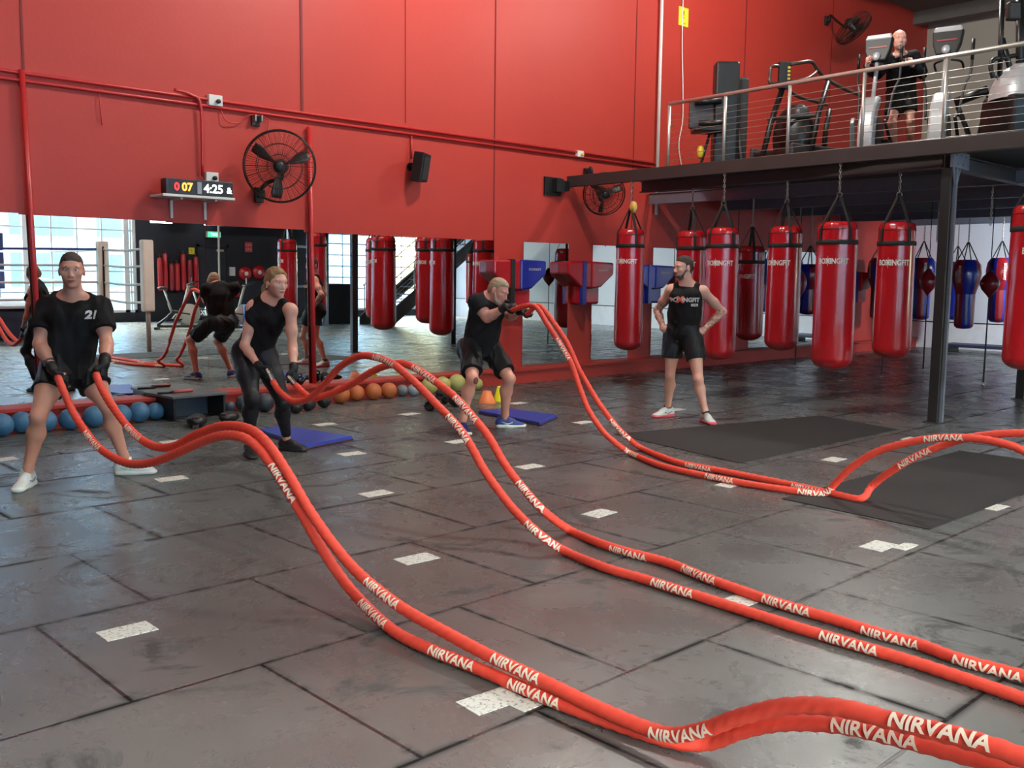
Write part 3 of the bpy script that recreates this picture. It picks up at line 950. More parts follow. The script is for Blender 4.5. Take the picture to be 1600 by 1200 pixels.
LOGO_GEO = None
def bag(name, x, y, zb, zt, rad, zc, label, rot=0.0, logo=True, group='long red punch bags'):
    """zb, zt: bottom and top of the body; zc: where the chain is hooked on the steel above"""
    t = thing(name, label, 'punch bag', (x, y, zb), rot, group)
    h = zt - zb
    bm = bmesh.new()
    prof = [(0.02, 0.0)]
    for k in range(1, 9):
        a = math.pi / 2 * k / 8
        prof.append((rad * (0.12 + 0.88 * math.sin(a)), rad * 0.62 * (1 - math.cos(a))))
    prof += [(rad * 1.0, h * 0.35), (rad * 0.985, h * 0.6), (rad * 0.97, h * 0.85), (rad * 0.955, h - 0.085), (rad * 0.955, h - 0.08)]
    for k in range(1, 7):
        a = math.pi / 2 * k / 6
        prof.append((rad * (0.70 + 0.25 * math.cos(a)), h - 0.08 + 0.08 * math.sin(a)))
    prof.append((0.02, h))
    lathe(bm, prof, 48)
    # soft creases from the filling
    rnd = random.Random(int(x * 100) + int(y * 10))
    ph = [rnd.uniform(0, 6.28) for _ in range(6)]
    for v in bm.verts:
        a = math.atan2(v.co.y, v.co.x)
        q = 1 + 0.008 * math.sin(3 * a + ph[0] + v.co.z * 3) + 0.006 * math.sin(7 * a + ph[1] + 2 * math.sin(v.co.z * 6 + ph[2]))
        if v.co.z < rad * 0.6:
            q += 0.022 * math.sin(24 * a) * (1 - v.co.z / (rad * 0.6)) * (v.co.z / (rad * 0.6)) * 2.5
        if v.co.z > h - 0.08:
            q += 0.025 * math.sin(16 * a + ph[3])
        v.co.x *= q; v.co.y *= q
    build('body', bm, M_VINYL, t, smooth=True, angle=60)
    bm = bmesh.new(); lathe(bm, [(rad * 0.955, h - 0.086), (rad * 0.978, h - 0.081), (rad * 0.955, h - 0.076)], 48, cap=False)
    build('seam', bm, M_WEB, t, smooth=True)
    bm = bmesh.new(); lathe(bm, [(rad * 0.98, h - 0.245), (rad * 1.012, h - 0.24), (rad * 1.012, h - 0.20), (rad * 0.98, h - 0.195)], 48, cap=False)
    build('black_band', bm, M_WEB, t, smooth=True)
    ap = h + 0.27
    for k in range(4):
        a = math.pi / 4 + math.pi / 2 * k
        c_, s_ = math.cos(a), math.sin(a)
        pts = [(rad * 1.015 * c_, rad * 1.015 * s_, h - 0.215), (rad * 1.0 * c_, rad * 1.0 * s_, h - 0.08), (rad * 0.80 * c_, rad * 0.80 * s_, h + 0.005), (0.018 * c_, 0.018 * s_, ap)]
        bm = bmesh.new()
        prev = None
        n_ = Vector((-s_, c_, 0)) * 0.017
        for p_ in pts:
            p_ = Vector(p_)
            o_ = Vector((c_, s_, 0.4)) * 0.003
            ring = [bm.verts.new(p_ - n_ - o_), bm.verts.new(p_ + n_ - o_), bm.verts.new(p_ + n_ + o_), bm.verts.new(p_ - n_ + o_)]
            if prev:
                for q in range(4):
                    bm.faces.new((prev[q], prev[(q + 1) % 4], ring[(q + 1) % 4], ring[q]))
            prev = ring
        build('strap', bm, M_WEB, t)
    bm = bmesh.new(); tube(bm, [(0.026 * math.cos(2 * math.pi * k / 16), 0, ap + 0.02 + 0.026 * math.sin(2 * math.pi * k / 16)) for k in range(16)], 0.005, 6, closed=True)
    build('ring', bm, M_CHROME, t, smooth=True)
    build('chain', chain_mesh(ap + 0.04, zc - zb), M_CHROME, t, smooth=True)
    if logo:
        bm = bmesh.new()
        rr = rad * 0.985 + 0.004
        ez = h - 0.42
        geo = text_geometry('BOXINGFIT', 0.064, bold=0.0022, cuts_x=8)
        def wrap(v):
            a = v.x / rr - math.pi / 2
            return Vector((rr * math.cos(a), rr * math.sin(a), ez + v.y * 1.25))
        letters(bm, geo, wrap)
        def wrap2(v):
            a = (v.x - 0.055) / rr - math.pi / 2
            return Vector(((rr + 0.0015) * math.cos(a), (rr + 0.0015) * math.sin(a), ez + v.y))
        letters(bm, star_geometry(0.062, 0.012, 8), wrap2)
        build('lettering', bm, M_PRINT, t)
    return t

def face_eye(x, y, off=0.0):
    return math.atan2(-y, -x) + math.pi / 2 + off
# px centre, px width, px top, px bottom, plane x, hook z, turn, label
BAGS = [
    (983, 44, 358, 545, 10.05, 2.68, -0.35, 'red punch bag with a yellow tag on its chain, nearest the wall fan'),
    (1078, 46, 361, 548, 10.30, 2.56, -0.55, 'red punch bag directly behind the trainer\'s head'),
    (1126, 51, 356, 560, 9.98, 2.68, -0.1, 'large red punch bag just right of the trainer, its full lettering in view'),
    (1172, 42, 385, 530, 12.0, 2.55, -0.6, 'dimmer red punch bag behind and right of the big bag beside the trainer'),
    (1224, 52, 354, 545, 10.22, 2.56, -0.5, 'red punch bag directly left of the widest bag, between it and the dim one'),
    (1304, 62, 347, 575, 9.90, 2.68, -0.15, 'widest red punch bag, hanging lowest, third from the right edge'),
    (1397, 57, 348, 557, 10.13, 2.56, -0.1, 'red punch bag just left of the dark steel column'),
    (1607, 62, 321, 575, 9.78, 2.68, 0.5, 'red punch bag cut off by the right picture edge'),
]
for (px, pw, y0, y1, X, zc, tw, lab) in BAGS:
    c = on_x(px, (y0 + y1) / 2, X)
    dep = (c - EYE).dot(_fh)
    rad = pw * dep / FOCAL / 2
    pt = on_x(px, y0, X); pb = on_x(px, y1, X)
    b = bag('punch_bag', c.x, c.y, pb.z - 0.02, pt.z + 0.0, rad, zc, lab, face_eye(c.x, c.y, tw))
    if px == 983:
        bm = bmesh.new(); lathe(bm, [(0.05, -0.012), (0.05, 0.012)], 20, Matrix.Translation((0.045, -0.03, pt.z - pb.z + 0.30)) @ Matrix.Diagonal((1, 1, 1.5, 1)) @ Matrix.Rotation(R(90), 4, 'X'))
        build('yellow_tag', bm, mat('yellow_tag', (214, 176, 90), 0.5), b, smooth=True)
    if px in (1397, 1224):
        for_ = None
bag('punch_bag', 9.75, 2.25, 0.68, 2.05, 0.185, 2.68, 'red punch bag outside the picture at right, showing in the mirror beside the trainer\'s reflection', face_eye(9.75, 2.25))
# floor tethers under the double end bags
def tether(px, y0, y1, X, label):
    a, b = on_x(px, y0, X), on_ground(px + 1, y1)
    t = thing('floor_tether', label, 'strap', (b.x, b.y, 0))
    a = Vector((b.x, b.y, a.z))
    build('elastic', tb([(0, 0, a.z), (0, 0, 0.32)], 0.007, 8), M_WEB, t)
    build('strap', tb([(0, 0, 0.34), (0, 0, 0.06)], [0.014, 0.010], 8), M_WEB, t)
    bm = bmesh.new(); tube(bm, [(0.02 * math.cos(2 * math.pi * k / 14), 0, 0.033 + 0.024 * math.sin(2 * math.pi * k / 14)) for k in range(14)], 0.004, 6, closed=True)
    sphere(bm, (0, 0, 0.004), (0.025, 0.02, 0.008), 10)
    build('floor_ring', bm, M_CHROME, t, smooth=True)

def speed_ball(px, pyt, pyb, pybase, X_, label, hook=2.75):
    """double end ball on elastic between the steel and the floor"""
    g = on_ground(px, pybase)
    dep = (g - EYE).dot(_fh)
    zt, zb = at_depth(px, pyt, dep).z, at_depth(px, pyb, dep).z
    t = thing('double_end_ball', label, 'punch ball', (g.x, g.y, 0))
    h = zt - zb
    bm = bmesh.new()
    lathe(bm, [(0.012, zb), (0.03, zb + h * .08), (0.10, zb + h * 0.30), (0.128, zb + h * 0.5), (0.125, zb + h * 0.62), (0.09, zb + h * 0.8), (0.045, zb + h * 0.93), (0.03, zt)], 24)
    build('ball', bm, M_VINYL_DARK, t, smooth=True)
    build('cord', tb([(0, 0, zt), (0, 0, hook)], 0.006, 6), M_WEB, t)
    build('cord', tb([(0, 0, zb), (0, 0, 0.06)], [0.007, 0.013], 6), M_WEB, t)
    bm = bmesh.new(); tube(bm, [(0.02 * math.cos(2 * math.pi * k / 14), 0, 0.033 + 0.024 * math.sin(2 * math.pi * k / 14)) for k in range(14)], 0.004, 6, closed=True)
    sphere(bm, (0, 0, 0.004), (0.025, 0.02, 0.008), 10)
    build('floor_ring', bm, M_CHROME, t, smooth=True)
speed_ball(1442, 420, 462, 582, 0, 'dark red double-end ball tethered to the floor left of the steel column')
speed_ball(1536, 424, 465, 604, 0, 'dark red double-end ball tethered to the floor right of the steel column')
speed_ball(1242, 420, 468, 576, 0, 'dark red double-end ball tethered behind the widest bag')
tether(1376, 555, 592, 10.2, 'black floor tether with a steel ring below the bag left of the column')

# bulb-headed uppercut bags in red and blue panels
def uppercut_bag(px, pt, pb, dep, label, turn=0.0, zc=2.75):
    a, b = at_depth(px, pt, dep), at_depth(px, pb, dep)
    h = a.z - b.z
    t = thing('uppercut_bag', label, 'punch bag', (b.x, b.y, b.z), face_eye(b.x, b.y, turn), 'red and blue uppercut bags')
    M1, M2 = M_VINYL_DARK, M_BLUEV
    r0, r1 = 0.165, 0.24
    prof = [(0.02, 0), (r0 * 0.7, 0.012), (r0 * 0.95, 0.05), (r0, 0.10), (r0, h * 0.52)]
    seg = 32
    def panels(prof_, blue):
        bm = bmesh.new()
        lathe(bm, prof_, seg, cap=False)
        keep = [f_ for f_ in bm.faces if (((math.atan2(f_.calc_center_median().y, f_.calc_center_median().x) + math.pi) / (math.pi / 3.5)) % 2 < 1) == blue]
        dele = [f_ for f_ in bm.faces if f_ not in set(keep)]
        bmesh.ops.delete(bm, geom=dele, context='FACES')
        return bm
    head = [(r0, h * 0.50), (r0 * 1.12, h * 0.56), (r1, h * 0.68), (r1 * 1.04, h * 0.80), (r1 * 0.95, h * 0.92), (r1 * 0.7, h * 0.99), (0.03, h * 0.995)]
    o = build('body', panels(prof, False), M1, t, smooth=True)
    o2 = build('blue_panels', panels(prof, True), M2, t, smooth=True)
    build('head', panels(head, False), M1, t, smooth=True)
    build('blue_head_panels', panels(head, True), M2, t, smooth=True)
    ap = h + 0.3
    for k in range(4):
        an = math.pi / 4 + math.pi / 2 * k
        build('strap', tb([(r1 * 0.75 * math.cos(an), r1 * 0.75 * math.sin(an), h * 0.97), (0.01 * math.cos(an), 0.01 * math.sin(an), ap)], 0.010, 5), M_WEB, t)
    build('chain', chain_mesh(ap, zc - b.z), M_CHROME, t, smooth=True)
    bm = bmesh.new()
    rr = r1 * 1.05
    letters(bm, text_geometry('BOXINGFIT', 0.06, bold=0.002, cuts_x=6), lambda v: Vector(((rr + 0.004) * math.cos(-v.y * 0 + -math.pi / 2 + v.y / rr), (rr + 0.004) * math.sin(-math.pi / 2 + v.y / rr), h * 0.78 - v.x)))
    build('lettering', bm, M_PRINT, t)
    return t
uppercut_bag(1437, 402, 500, 18.6, 'red and blue uppercut bag between the last red bag and the steel column', 0.2)
uppercut_bag(1505, 405, 514, 17.6, 'red uppercut bag with a wide blue front stripe, just right of the column', -0.45)
uppercut_bag(1558, 402, 504, 18.4, 'red and blue uppercut bag second to the right of the column, before the white wall', 0.3)
uppercut_bag(1490, 408, 500, 20.2, 'red uppercut bag half hidden behind the steel column', 0.9)
uppercut_bag(1372, 402, 499, 19.6, 'blue uppercut bag peeking out left of the red bag beside the column', -0.9)
uppercut_bag(1262, 412, 492, 16.9, 'red and blue uppercut bag between the two biggest bags, before the far mirror', 0.6)
# bare chains hanging from the joists
for px, y0, y1, dep in ((1252, 312, 340, 16.0), (1466, 342, 372, 14.6), (1551, 295, 345, 12.0)):
    a = at_depth(px, y0, dep); b = at_depth(px, y1, dep)
    o = build('hanging_chain', chain_mesh(b.z - 0.05, 2.75), M_CHROME, smooth=True)
    o.location = (a.x, a.y, 0)
    tag(o, {1252: 'bare chain hanging under the mezzanine behind the second and third bags', 1466: 'bare bright chain hanging just right of the steel column', 1551: 'bare chain hanging right of the steel column, nearest the front'}[px], 'chain')

# ---- padded T blocks on the wall strips
def wall_pad(x0, x1, z0, z1, out, style, label):
    t = thing('wall_punch_pad', label, 'punch pad', ((x0 + x1) / 2, WALL, z0))
    w_, h_ = (x1 - x0), z1 - z0
    cols = {'redblue': (M_VINYL, M_BLUEV), 'red': (M_VINYL, M_VINYL), 'blue': (M_BLUEV, M_BLUEV)}[style]
    # the trunk, then two bevelled arms reaching out along x
    build('trunk', bx((-w_ * 0.24, -out * 0.75, 0), (w_ * 0.24, 0, h_)), cols[0] if style != 'blue' else M_BLUEV, t, bevel=0.03)
    for s_ in (-1, 1):
        bm = bmesh.new()
        prism(bm, [(0, h_ * 0.36), (s_ * w_ * 0.22, h_ * 0.40), (s_ * w_ * 0.5, h_ * 0.70), (s_ * w_ * 0.5, h_ * 0.98), (0, h_ * 1.0)], -out, -0.01)
        build('arm_pad', bm, cols[0] if (s_ < 0 and style != 'blue') else cols[1], t, bevel=0.025)
    bm = bx((-w_ * 0.20, -out - 0.012, h_ * 0.0), (-w_ * 0.12, 0, h_ * 1.005))
    build('webbing', bm, M_WEB if style == 'redblue' else M_BLUEV, t, bevel=0.004)
    bm = bmesh.new()
    letters(bm, text_geometry('BOXINGFIT', 0.045), lambda v: Vector((v.x + w_ * 0.27, -out - 0.003, v.y + h_ * 0.80)))
    build('lettering', bm, M_PRINT, t)
    return t
wall_pad(8.62, 9.58, 1.02, 1.66, 0.22, 'redblue', 'padded red and blue wall block behind the grey-haired man')
wall_pad(10.02, 10.98, 1.05, 1.66, 0.22, 'red', 'padded red wall block with a thin blue strip, between the narrow mirrors')
wall_pad(11.50, 12.42, 1.05, 1.63, 0.22, 'blue', 'padded blue wall block left of the trainer')
wall_pad(14.30, 15.0, 1.0, 1.62, 0.2, 'blue', 'padded blue wall block between the bags right of the trainer')
wall_pad(17.9, 19.2, 1.0, 1.60, 0.2, 'red', 'padded red wall block with a blue strip behind the two biggest bags')

# ================================================================== along the foot of the mirror
def ball(px, py, pr, rgb, label, group, lift=0.0, two=None):
    """a ball touching the floor: centre pixel and pixel radius"""
    dep = 0.14
    # find the depth where a ball of that pixel radius rests on the floor
    lo_, hi_ = 5.0, 16.0
    for _ in range(40):
        m_ = (lo_ + hi_) / 2
        c = at_depth(px, py, m_)
        if c.z > pr * m_ / FOCAL + lift:
            lo_ = m_
        else:
            hi_ = m_
    c = at_depth(px, py, lo_)
    ra = pr * lo_ / FOCAL
    lim = WALL - 0.20 - ra
    if c.y > lim:
        k = (lim) / c.y
        c = Vector((c.x * k, lim, c.z)); ra *= k
    c.z = ra * 0.995 + lift
    t = thing('medicine_ball', label, 'medicine ball', (c.x, c.y, c.z), random.uniform(0, 6), group)
    m_ = mat('ball_%d_%d_%d' % rgb, rgb, 0.38, 0, 0.5, bump=0.35, bscale=180, var=0.10, scale=12)
    bm = bmesh.new(); sphere(bm, (0, 0, 0), ra, 40)
    build('shell', bm, m_, t, smooth=True)
    bm = bmesh.new(); lathe(bm, [(ra * 0.12, ra * 0.985), (ra * 0.12, ra * 1.002), (ra * 0.05, ra * 1.006)], 16, Matrix.Rotation(random.uniform(0.4, 1.4), 4, 'X'))
    build('valve', bm, mat('ball_mark', (40, 44, 50), 0.5), t, smooth=True)
    return t
BLUE = [(2, 664, 18.5), (34, 660, 17), (72, 658, 16.5), (109, 655, 16.8), (147, 651, 17), (189, 648, 16.2), (217.5, 644, 16.2), (243, 641, 13.6)]
bl = ['cut off by the left picture edge', 'just left of the first man\'s right knee', 'behind the first man\'s right knee', 'between the first man\'s legs, left of centre', 'between the first man\'s legs, right of centre', 'half behind the first man\'s left knee', 'just right of the first man\'s left knee', 'rightmost of the blue row, beside the black box']
for (x, y, r_), s_ in zip(BLUE, bl):
    ball(x, y, r_, (66, 112, 146), 'steel blue medicine ball ' + s_, 'blue medicine balls')
DK = [(359, 630, 9, (58, 66, 74), 'dark slate ball just right of the black box'), (381, 627, 13, (60, 70, 78), 'dark slate ball touching the woman\'s right leg'), (414, 629, 14.5, (48, 54, 60), 'dark slate ball between the woman\'s legs'), (462, 634, 12, (30, 31, 33), 'black ball right of the woman\'s left leg'), (482, 630, 12, (30, 31, 33), 'black ball below the loop of the middle ropes, second right of the woman'), (506, 626, 11, (34, 34, 36), 'black ball beside the first orange ball')]
for (x, y, r_, c_, s_) in DK:
    ball(x, y, r_, c_, s_.replace('ball', 'medicine ball', 1), 'dark medicine balls')
OR = [(532.5, 616, 14.2, 'first orange medicine ball from the left, behind the rising ropes'), (557, 614, 12.4, 'second orange medicine ball from the left'), (583.5, 611.5, 13.2, 'third and largest-looking orange medicine ball'), (607.5, 610, 12.6, 'rightmost orange medicine ball, next to the small grey balls')]
for (x, y, r_, s_) in OR:
    ball(x, y, r_, (196, 104, 52), s_, 'orange medicine balls')
ball(628.5, 610, 9.2, (120, 124, 124), 'small dull grey medicine ball right of the orange ones', 'small grey balls')
ball(646.5, 609, 9.8, (168, 176, 182), 'small silver medicine ball next to the yellow-green ones', 'small grey balls')
YG = [(671, 603, 13.2, 'first yellow-green medicine ball, half behind the near middle rope'), (692, 600, 12.8, 'second yellow-green medicine ball, between the middle ropes'), (714, 598, 13.6, 'third yellow-green medicine ball, left of the grey-haired man\'s knee'), (745, 600, 9.8, 'yellow-green medicine ball between the grey-haired man\'s legs')]
for (x, y, r_, s_) in YG:
    ball(x, y, r_, (186, 180, 104), s_, 'yellow-green medicine balls')

# dome cones
def cone(px, py, dep, ra, h_, rgb, label):
    c = at_depth(px, py, dep)
    t = thing('training_cone', label, 'cone', (c.x, min(c.y, WALL - 0.2 - ra), 0))
    bm = bmesh.new(); lathe(bm, [(ra, 0), (ra, 0.006), (ra * 0.92, 0.02), (ra * 0.45, h_), (ra * 0.40, h_), (ra * 0.86, 0.012), (ra * 0.9, 0.0)], 28, cap=False)
    build('shell', bm, mat('cone_%d_%d' % rgb[:2], rgb, 0.45), t, smooth=True)
    bm = bmesh.new(); lathe(bm, [(ra * 0.93, 0.002), (ra * 0.5, h_ * 0.85)], 28, cap=False)
    build('inner_stack', bm, mat('cone_%d_%d' % rgb[:2], rgb, 0.45), t, smooth=True)
cone(761, 603, 11.1, 0.10, 0.14, (232, 124, 66), 'orange training cone on the floor right of the yellow-green balls')
cone(782, 603, 11.3, 0.085, 0.17, (228, 222, 24), 'bright yellow training cone just left of the grey-haired man\'s knee')

# open black box with things on and in front of it
g0 = on_ground(272, 659); g1 = on_ground(353, 650)
ang = math.atan2(g1.y - g0.y, g1.x - g0.x)
t = thing('step_box', 'open-fronted black box standing at the foot of the mirror right of the blue balls', 'box', (g0.x, g0.y, 0), ang)
L = (g1 - g0).length
bm = bx((0, 0.0, 0.0), (0.025, 0.5, 0.22)); build('side_panel', bm, M_BLACK, t, bevel=0.004)
bm = bx((L - 0.025, 0.0, 0.0), (L, 0.5, 0.22)); build('side_panel', bm, M_BLACK, t, bevel=0.004)
build('top', bx((-0.02, -0.02, 0.22), (L + 0.02, 0.52, 0.245)), mat('grey_edge', (92, 92, 94), 0.5), t, bevel=0.004)
build('back_panel', bx((0.02, 0.3, 0.0), (L - 0.02, 0.32, 0.22)), mat('slate_panel', (52, 58, 68), 0.6), t)
c = g0 + (g1 - g0) * 0.45
t = thing('skipping_handle', 'red and black grip bundle lying on top of the black box', 'handle', (c.x - 0.02, c.y + 0.22, 0.245), ang)
build('grip', tb([(-0.13, 0, 0.02), (0.08, 0.0, 0.02)], 0.016, 10), mat('faded_red', (196, 92, 84), 0.6), t, smooth=True)
build('grip', tb([(-0.28, 0.03, 0.012), (-0.10, 0.02, 0.012)], 0.011, 10), M_BLACK, t, smooth=True)
def mitt(px, py, label, s=1.0, dep=None):
    g = on_ground(px, py)
    t = thing('training_mitt', label, 'mitt', (g.x, g.y, 0), random.uniform(0, 3))
    bm = bmesh.new()
    sphere(bm, (0, 0, 0.062 * s), (0.135 * s, 0.095 * s, 0.062 * s), 24)
    sphere(bm, (0.09 * s, 0.02, 0.05 * s), (0.08 * s, 0.08 * s, 0.05 * s), 20)
    build('padding', bm, mat('black_leather', (26, 25, 26), 0.35, bump=0.6, bscale=40), t, smooth=True)
    build('strap', bx((-0.12 * s, -0.03, 0.0), (-0.07 * s, 0.03, 0.11 * s)), mat('dark_strap', (60, 40, 40), 0.6), t, bevel=0.008)
mitt(308, 667, 'black padded mitt on the floor in front of the black box', 1.0)
mitt(358, 660, 'black padded mitt on the floor just left of the woman\'s right knee', 0.9)
# dumbbells and kettlebells
def dumbbell(px, py, label, rz, s=1.0):
    g = on_ground(px, py)
    t = thing('dumbbell', label, 'dumbbell', (g.x, g.y, 0.065 * s), rz, 'black dumbbells on the floor')
    for x in (-1, 1):
        bm = bmesh.new(); lathe(bm, [(0.045 * s, -0.06 * s), (0.065 * s, -0.045 * s), (0.065 * s, 0.045 * s), (0.045 * s, 0.06 * s)], 8, Matrix.Translation((x * 0.11 * s, 0, 0)) @ Matrix.Rotation(R(90), 4, 'Y'))
        build('head', bm, mat('gloss_black', (16, 16, 18), 0.15, 0, 0.6), t, bevel=0.004)
    build('grip', tb([(-0.07 * s, 0, 0), (0.07 * s, 0, 0)], 0.015 * s, 10), M_CHROME, t, smooth=True)
dumbbell(679, 640, 'black dumbbell on the floor left of the middle ropes', 0.5)
dumbbell(702, 633, 'black dumbbell between the middle ropes, nearer the grey-haired man', 1.5, 1.15)
def kettlebell(x, label):
    t = thing('kettlebell', label, 'kettlebell', (x, WALL - 0.10, 0.205), 0.4, 'black kettlebells on the red ledge')
    bm = bmesh.new(); sphere(bm, (0, 0, 0.05), (0.052, 0.052, 0.05), 20); build('bell', bm, mat('gloss_black', (16, 16, 18), 0.15), t, smooth=True)
    build('handle', tb([(-0.034, 0, 0.075), (-0.032, 0, 0.115), (0.0, 0, 0.128), (0.032, 0, 0.115), (0.034, 0, 0.075)], 0.009, 8, 4), mat('gloss_black', (16, 16, 18), 0.15), t, smooth=True)
kettlebell(5.80, 'black kettlebell on the red ledge just left of the red pole')
kettlebell(6.12, 'black kettlebell on the red ledge just right of the red pole')
# steel bench foot before the end wall
t = thing('low_bench', 'low dark blue bench on the floor before the white end wall', 'bench', (20.6, 7.7, 0))
build('seat', bx((-0.3, -0.8, 0.10), (0.3, 0.8, 0.16)), mat('dark_blue_pad', (48, 52, 78), 0.6), t, bevel=0.01)
for y in (-0.7, 0.7):
    build('leg', bx((-0.28, y - 0.03, 0), (0.28, y + 0.03, 0.10)), M_BLACK, t)
# ================================================================== sculpting engine: smooth unions of tapered shapes turned into one skin
V3 = lambda *a: np.array(a, dtype=np.float64)
def unit(v):
    v = np.asarray(v, float)
    return v / (np.linalg.norm(v) + 1e-12)

class Sculpt:
    def __init__(self, h=0.006, k=0.03):
        self.h, self.k, self.items = h, k, []

    def cone(self, a, b, ra, rb, k=None, cuts=()):
        a, b = np.asarray(a, float), np.asarray(b, float)
        ba = b - a
        L2 = ba @ ba + 1e-9
        def fn(p):
            t = np.clip(((p - a) @ ba) / L2, 0, 1)
            q = p - a - t[..., None] * ba
            return np.sqrt((q * q).sum(-1)) - (ra + (rb - ra) * t)
        m = max(ra, rb)
        self.items.append((fn, np.minimum(a, b) - m, np.maximum(a, b) + m, self.k if k is None else k, False, cuts))
        return self

    def flat(self, a, b, side, wa, da, wb, db, k=None, cuts=(), end=None):
        """tapered limb with an elliptical section: half widths w along side, d across it"""
        a, b = np.asarray(a, float), np.asarray(b, float)
        ba = b - a
        L = np.linalg.norm(ba); ax = ba / L
        s = unit(np.asarray(side, float) - ax * (np.asarray(side, float) @ ax))
        c = np.cross(ax, s)
        def fn(p):
            q = p - a
            l = q @ ax
            t = np.clip(l / L, 0, 1)
            w_, d_ = wa + (wb - wa) * t, da + (db - da) * t
            e = np.where(l < 0, -l, np.where(l > L, l - L, 0.0))
            ee = (w_ + d_) * 0.5 if end is None else end
            rr = np.sqrt((q @ s / w_) ** 2 + (q @ c / d_) ** 2 + (e / ee) ** 2)
            return (rr - 1) * np.minimum(w_, d_) * 1.05
        m = max(wa, wb, da, db)
        self.items.append((fn, np.minimum(a, b) - m, np.maximum(a, b) + m, self.k if k is None else k, False, cuts))
        return self

    def ell(self, c, r, M=None, k=None, sub=False, cuts=()):
        c, r_ = np.asarray(c, float), np.asarray(r, float)
        M_ = np.eye(3) if M is None else np.asarray(M, float)   # columns: local axes
        def fn(p):
            q = (p - c) @ M_
            rr = np.sqrt(((q / r_) ** 2).sum(-1))
            return (rr - 1) * r_.min()
        m = r_.max()
        self.items.append((fn, c - m, c + m, self.k if k is None else k, sub, cuts))
        return self

    def mesh(self, noise=None, floor=None, pad=0.03):
        h = self.h
        lo = np.min([i[1] for i in self.items if not i[4]], 0) - pad
        hi = np.max([i[2] for i in self.items if not i[4]], 0) + pad
        n = np.ceil((hi - lo) / h).astype(int) + 1
        ax = [lo[i] + h * np.arange(n[i]) for i in range(3)]
        D = np.full(n, 0.2, dtype=np.float32)
        N = noise(ax).astype(np.float32) if noise is not None else None
        for fn, blo, bhi, k, sub, cuts in self.items:
            mg = k + 3 * h + 0.012
            i0 = np.clip(np.floor((blo - mg - lo) / h).astype(int), 0, n)
            i1 = np.clip(np.ceil((bhi + mg - lo) / h).astype(int) + 1, 0, n)
            if (i1 <= i0).any():
                continue
            g = np.stack(np.meshgrid(*[ax[j][i0[j]:i1[j]] for j in range(3)], indexing='ij'), -1)
            d = fn(g)
            sl = tuple(slice(i0[j], i1[j]) for j in range(3))
            if N is not None:
                d = d + N[sl]
            for (pc, pn) in cuts:
                d = np.maximum(d, (g - np.asarray(pc)) @ unit(pn))
            A = D[sl]
            if sub:
                D[sl] = np.maximum(A, -d)
            elif k > 1e-5:
                hh = np.clip(0.5 + 0.5 * (A - d) / k, 0, 1)
                D[sl] = A * (1 - hh) + d * hh - k * hh * (1 - hh)
            else:
                D[sl] = np.minimum(A, d)
        if floor is not None:
            D = np.maximum(D, (floor - ax[2])[None, None, :].astype(np.float32))
        D[0], D[-1] = 0.2, 0.2
        D[:, 0], D[:, -1] = 0.2, 0.2
        D[:, :, 0], D[:, :, -1] = 0.2, 0.2
        # surface nets
        s = D < 0
        cnt = np.zeros(tuple(n - 1), np.int8)
        for dx in (0, 1):
            for dy in (0, 1):
                for dz in (0, 1):
                    cnt += s[dx:n[0] - 1 + dx, dy:n[1] - 1 + dy, dz:n[2] - 1 + dz]
        act = np.argwhere((cnt > 0) & (cnt < 8))
        idx = np.full(tuple(n - 1), -1, np.int32)
        idx[act[:, 0], act[:, 1], act[:, 2]] = np.arange(len(act))
        acc = np.zeros((len(act), 3)); num = np.zeros(len(act))
        cor = [(a_, b_, c_) for a_ in (0, 1) for b_ in (0, 1) for c_ in (0, 1)]
        for p0 in cor:
            for j in range(3):
                if p0[j]:
                    continue
                p1 = list(p0); p1[j] = 1
                v0 = D[act[:, 0] + p0[0], act[:, 1] + p0[1], act[:, 2] + p0[2]]
                v1 = D[act[:, 0] + p1[0], act[:, 1] + p1[1], act[:, 2] + p1[2]]
                c_ = (v0 < 0) != (v1 < 0)
                t = np.where(c_, v0 / np.where(c_, v0 - v1, 1), 0)
                q = np.tile(np.array(p0, float), (len(act), 1)); q[:, j] += t
                acc[c_] += q[c_]; num[c_] += 1
        P = lo + (act + acc / num[:, None]) * h
        quads = []
        for j in range(3):
            a_, b_ = (j + 1) % 3, (j + 2) % 3
            sh = [slice(1, -1)] * 3
            s0 = [slice(1, -1)] * 3; s1 = [slice(1, -1)] * 3
            s0[j] = slice(0, n[j] - 1); s1[j] = slice(1, n[j])
            e = np.argwhere(s[tuple(s0)] != s[tuple(s1)])
            if not len(e):
                continue
            off = np.array([1, 1, 1]); off[j] = 0
            e = e + off
            ins = s[e[:, 0], e[:, 1], e[:, 2]]
            def cell(da, db):
                q = e.copy(); q[:, a_] += da; q[:, b_] += db
                return idx[q[:, 0], q[:, 1], q[:, 2]]
            Q = np.stack([cell(-1, -1), cell(0, -1), cell(0, 0), cell(-1, 0)], 1)
            Q[~ins] = Q[~ins][:, ::-1]
            quads.append(Q)
        Q = np.concatenate(quads)
        Q = Q[(Q >= 0).all(1)]
        me = bpy.data.meshes.new('sculpt')
        me.vertices.add(len(P)); me.vertices.foreach_set('co', P.astype(np.float32).ravel())
        me.loops.add(len(Q) * 4); me.loops.foreach_set('vertex_index', Q.astype(np.int32).ravel())
        me.polygons.add(len(Q)); me.polygons.foreach_set('loop_start', np.arange(0, len(Q) * 4, 4, dtype=np.int32))
        me.polygons.foreach_set('use_smooth', np.ones(len(Q), dtype=bool))
        me.update(calc_edges=True)
        return me

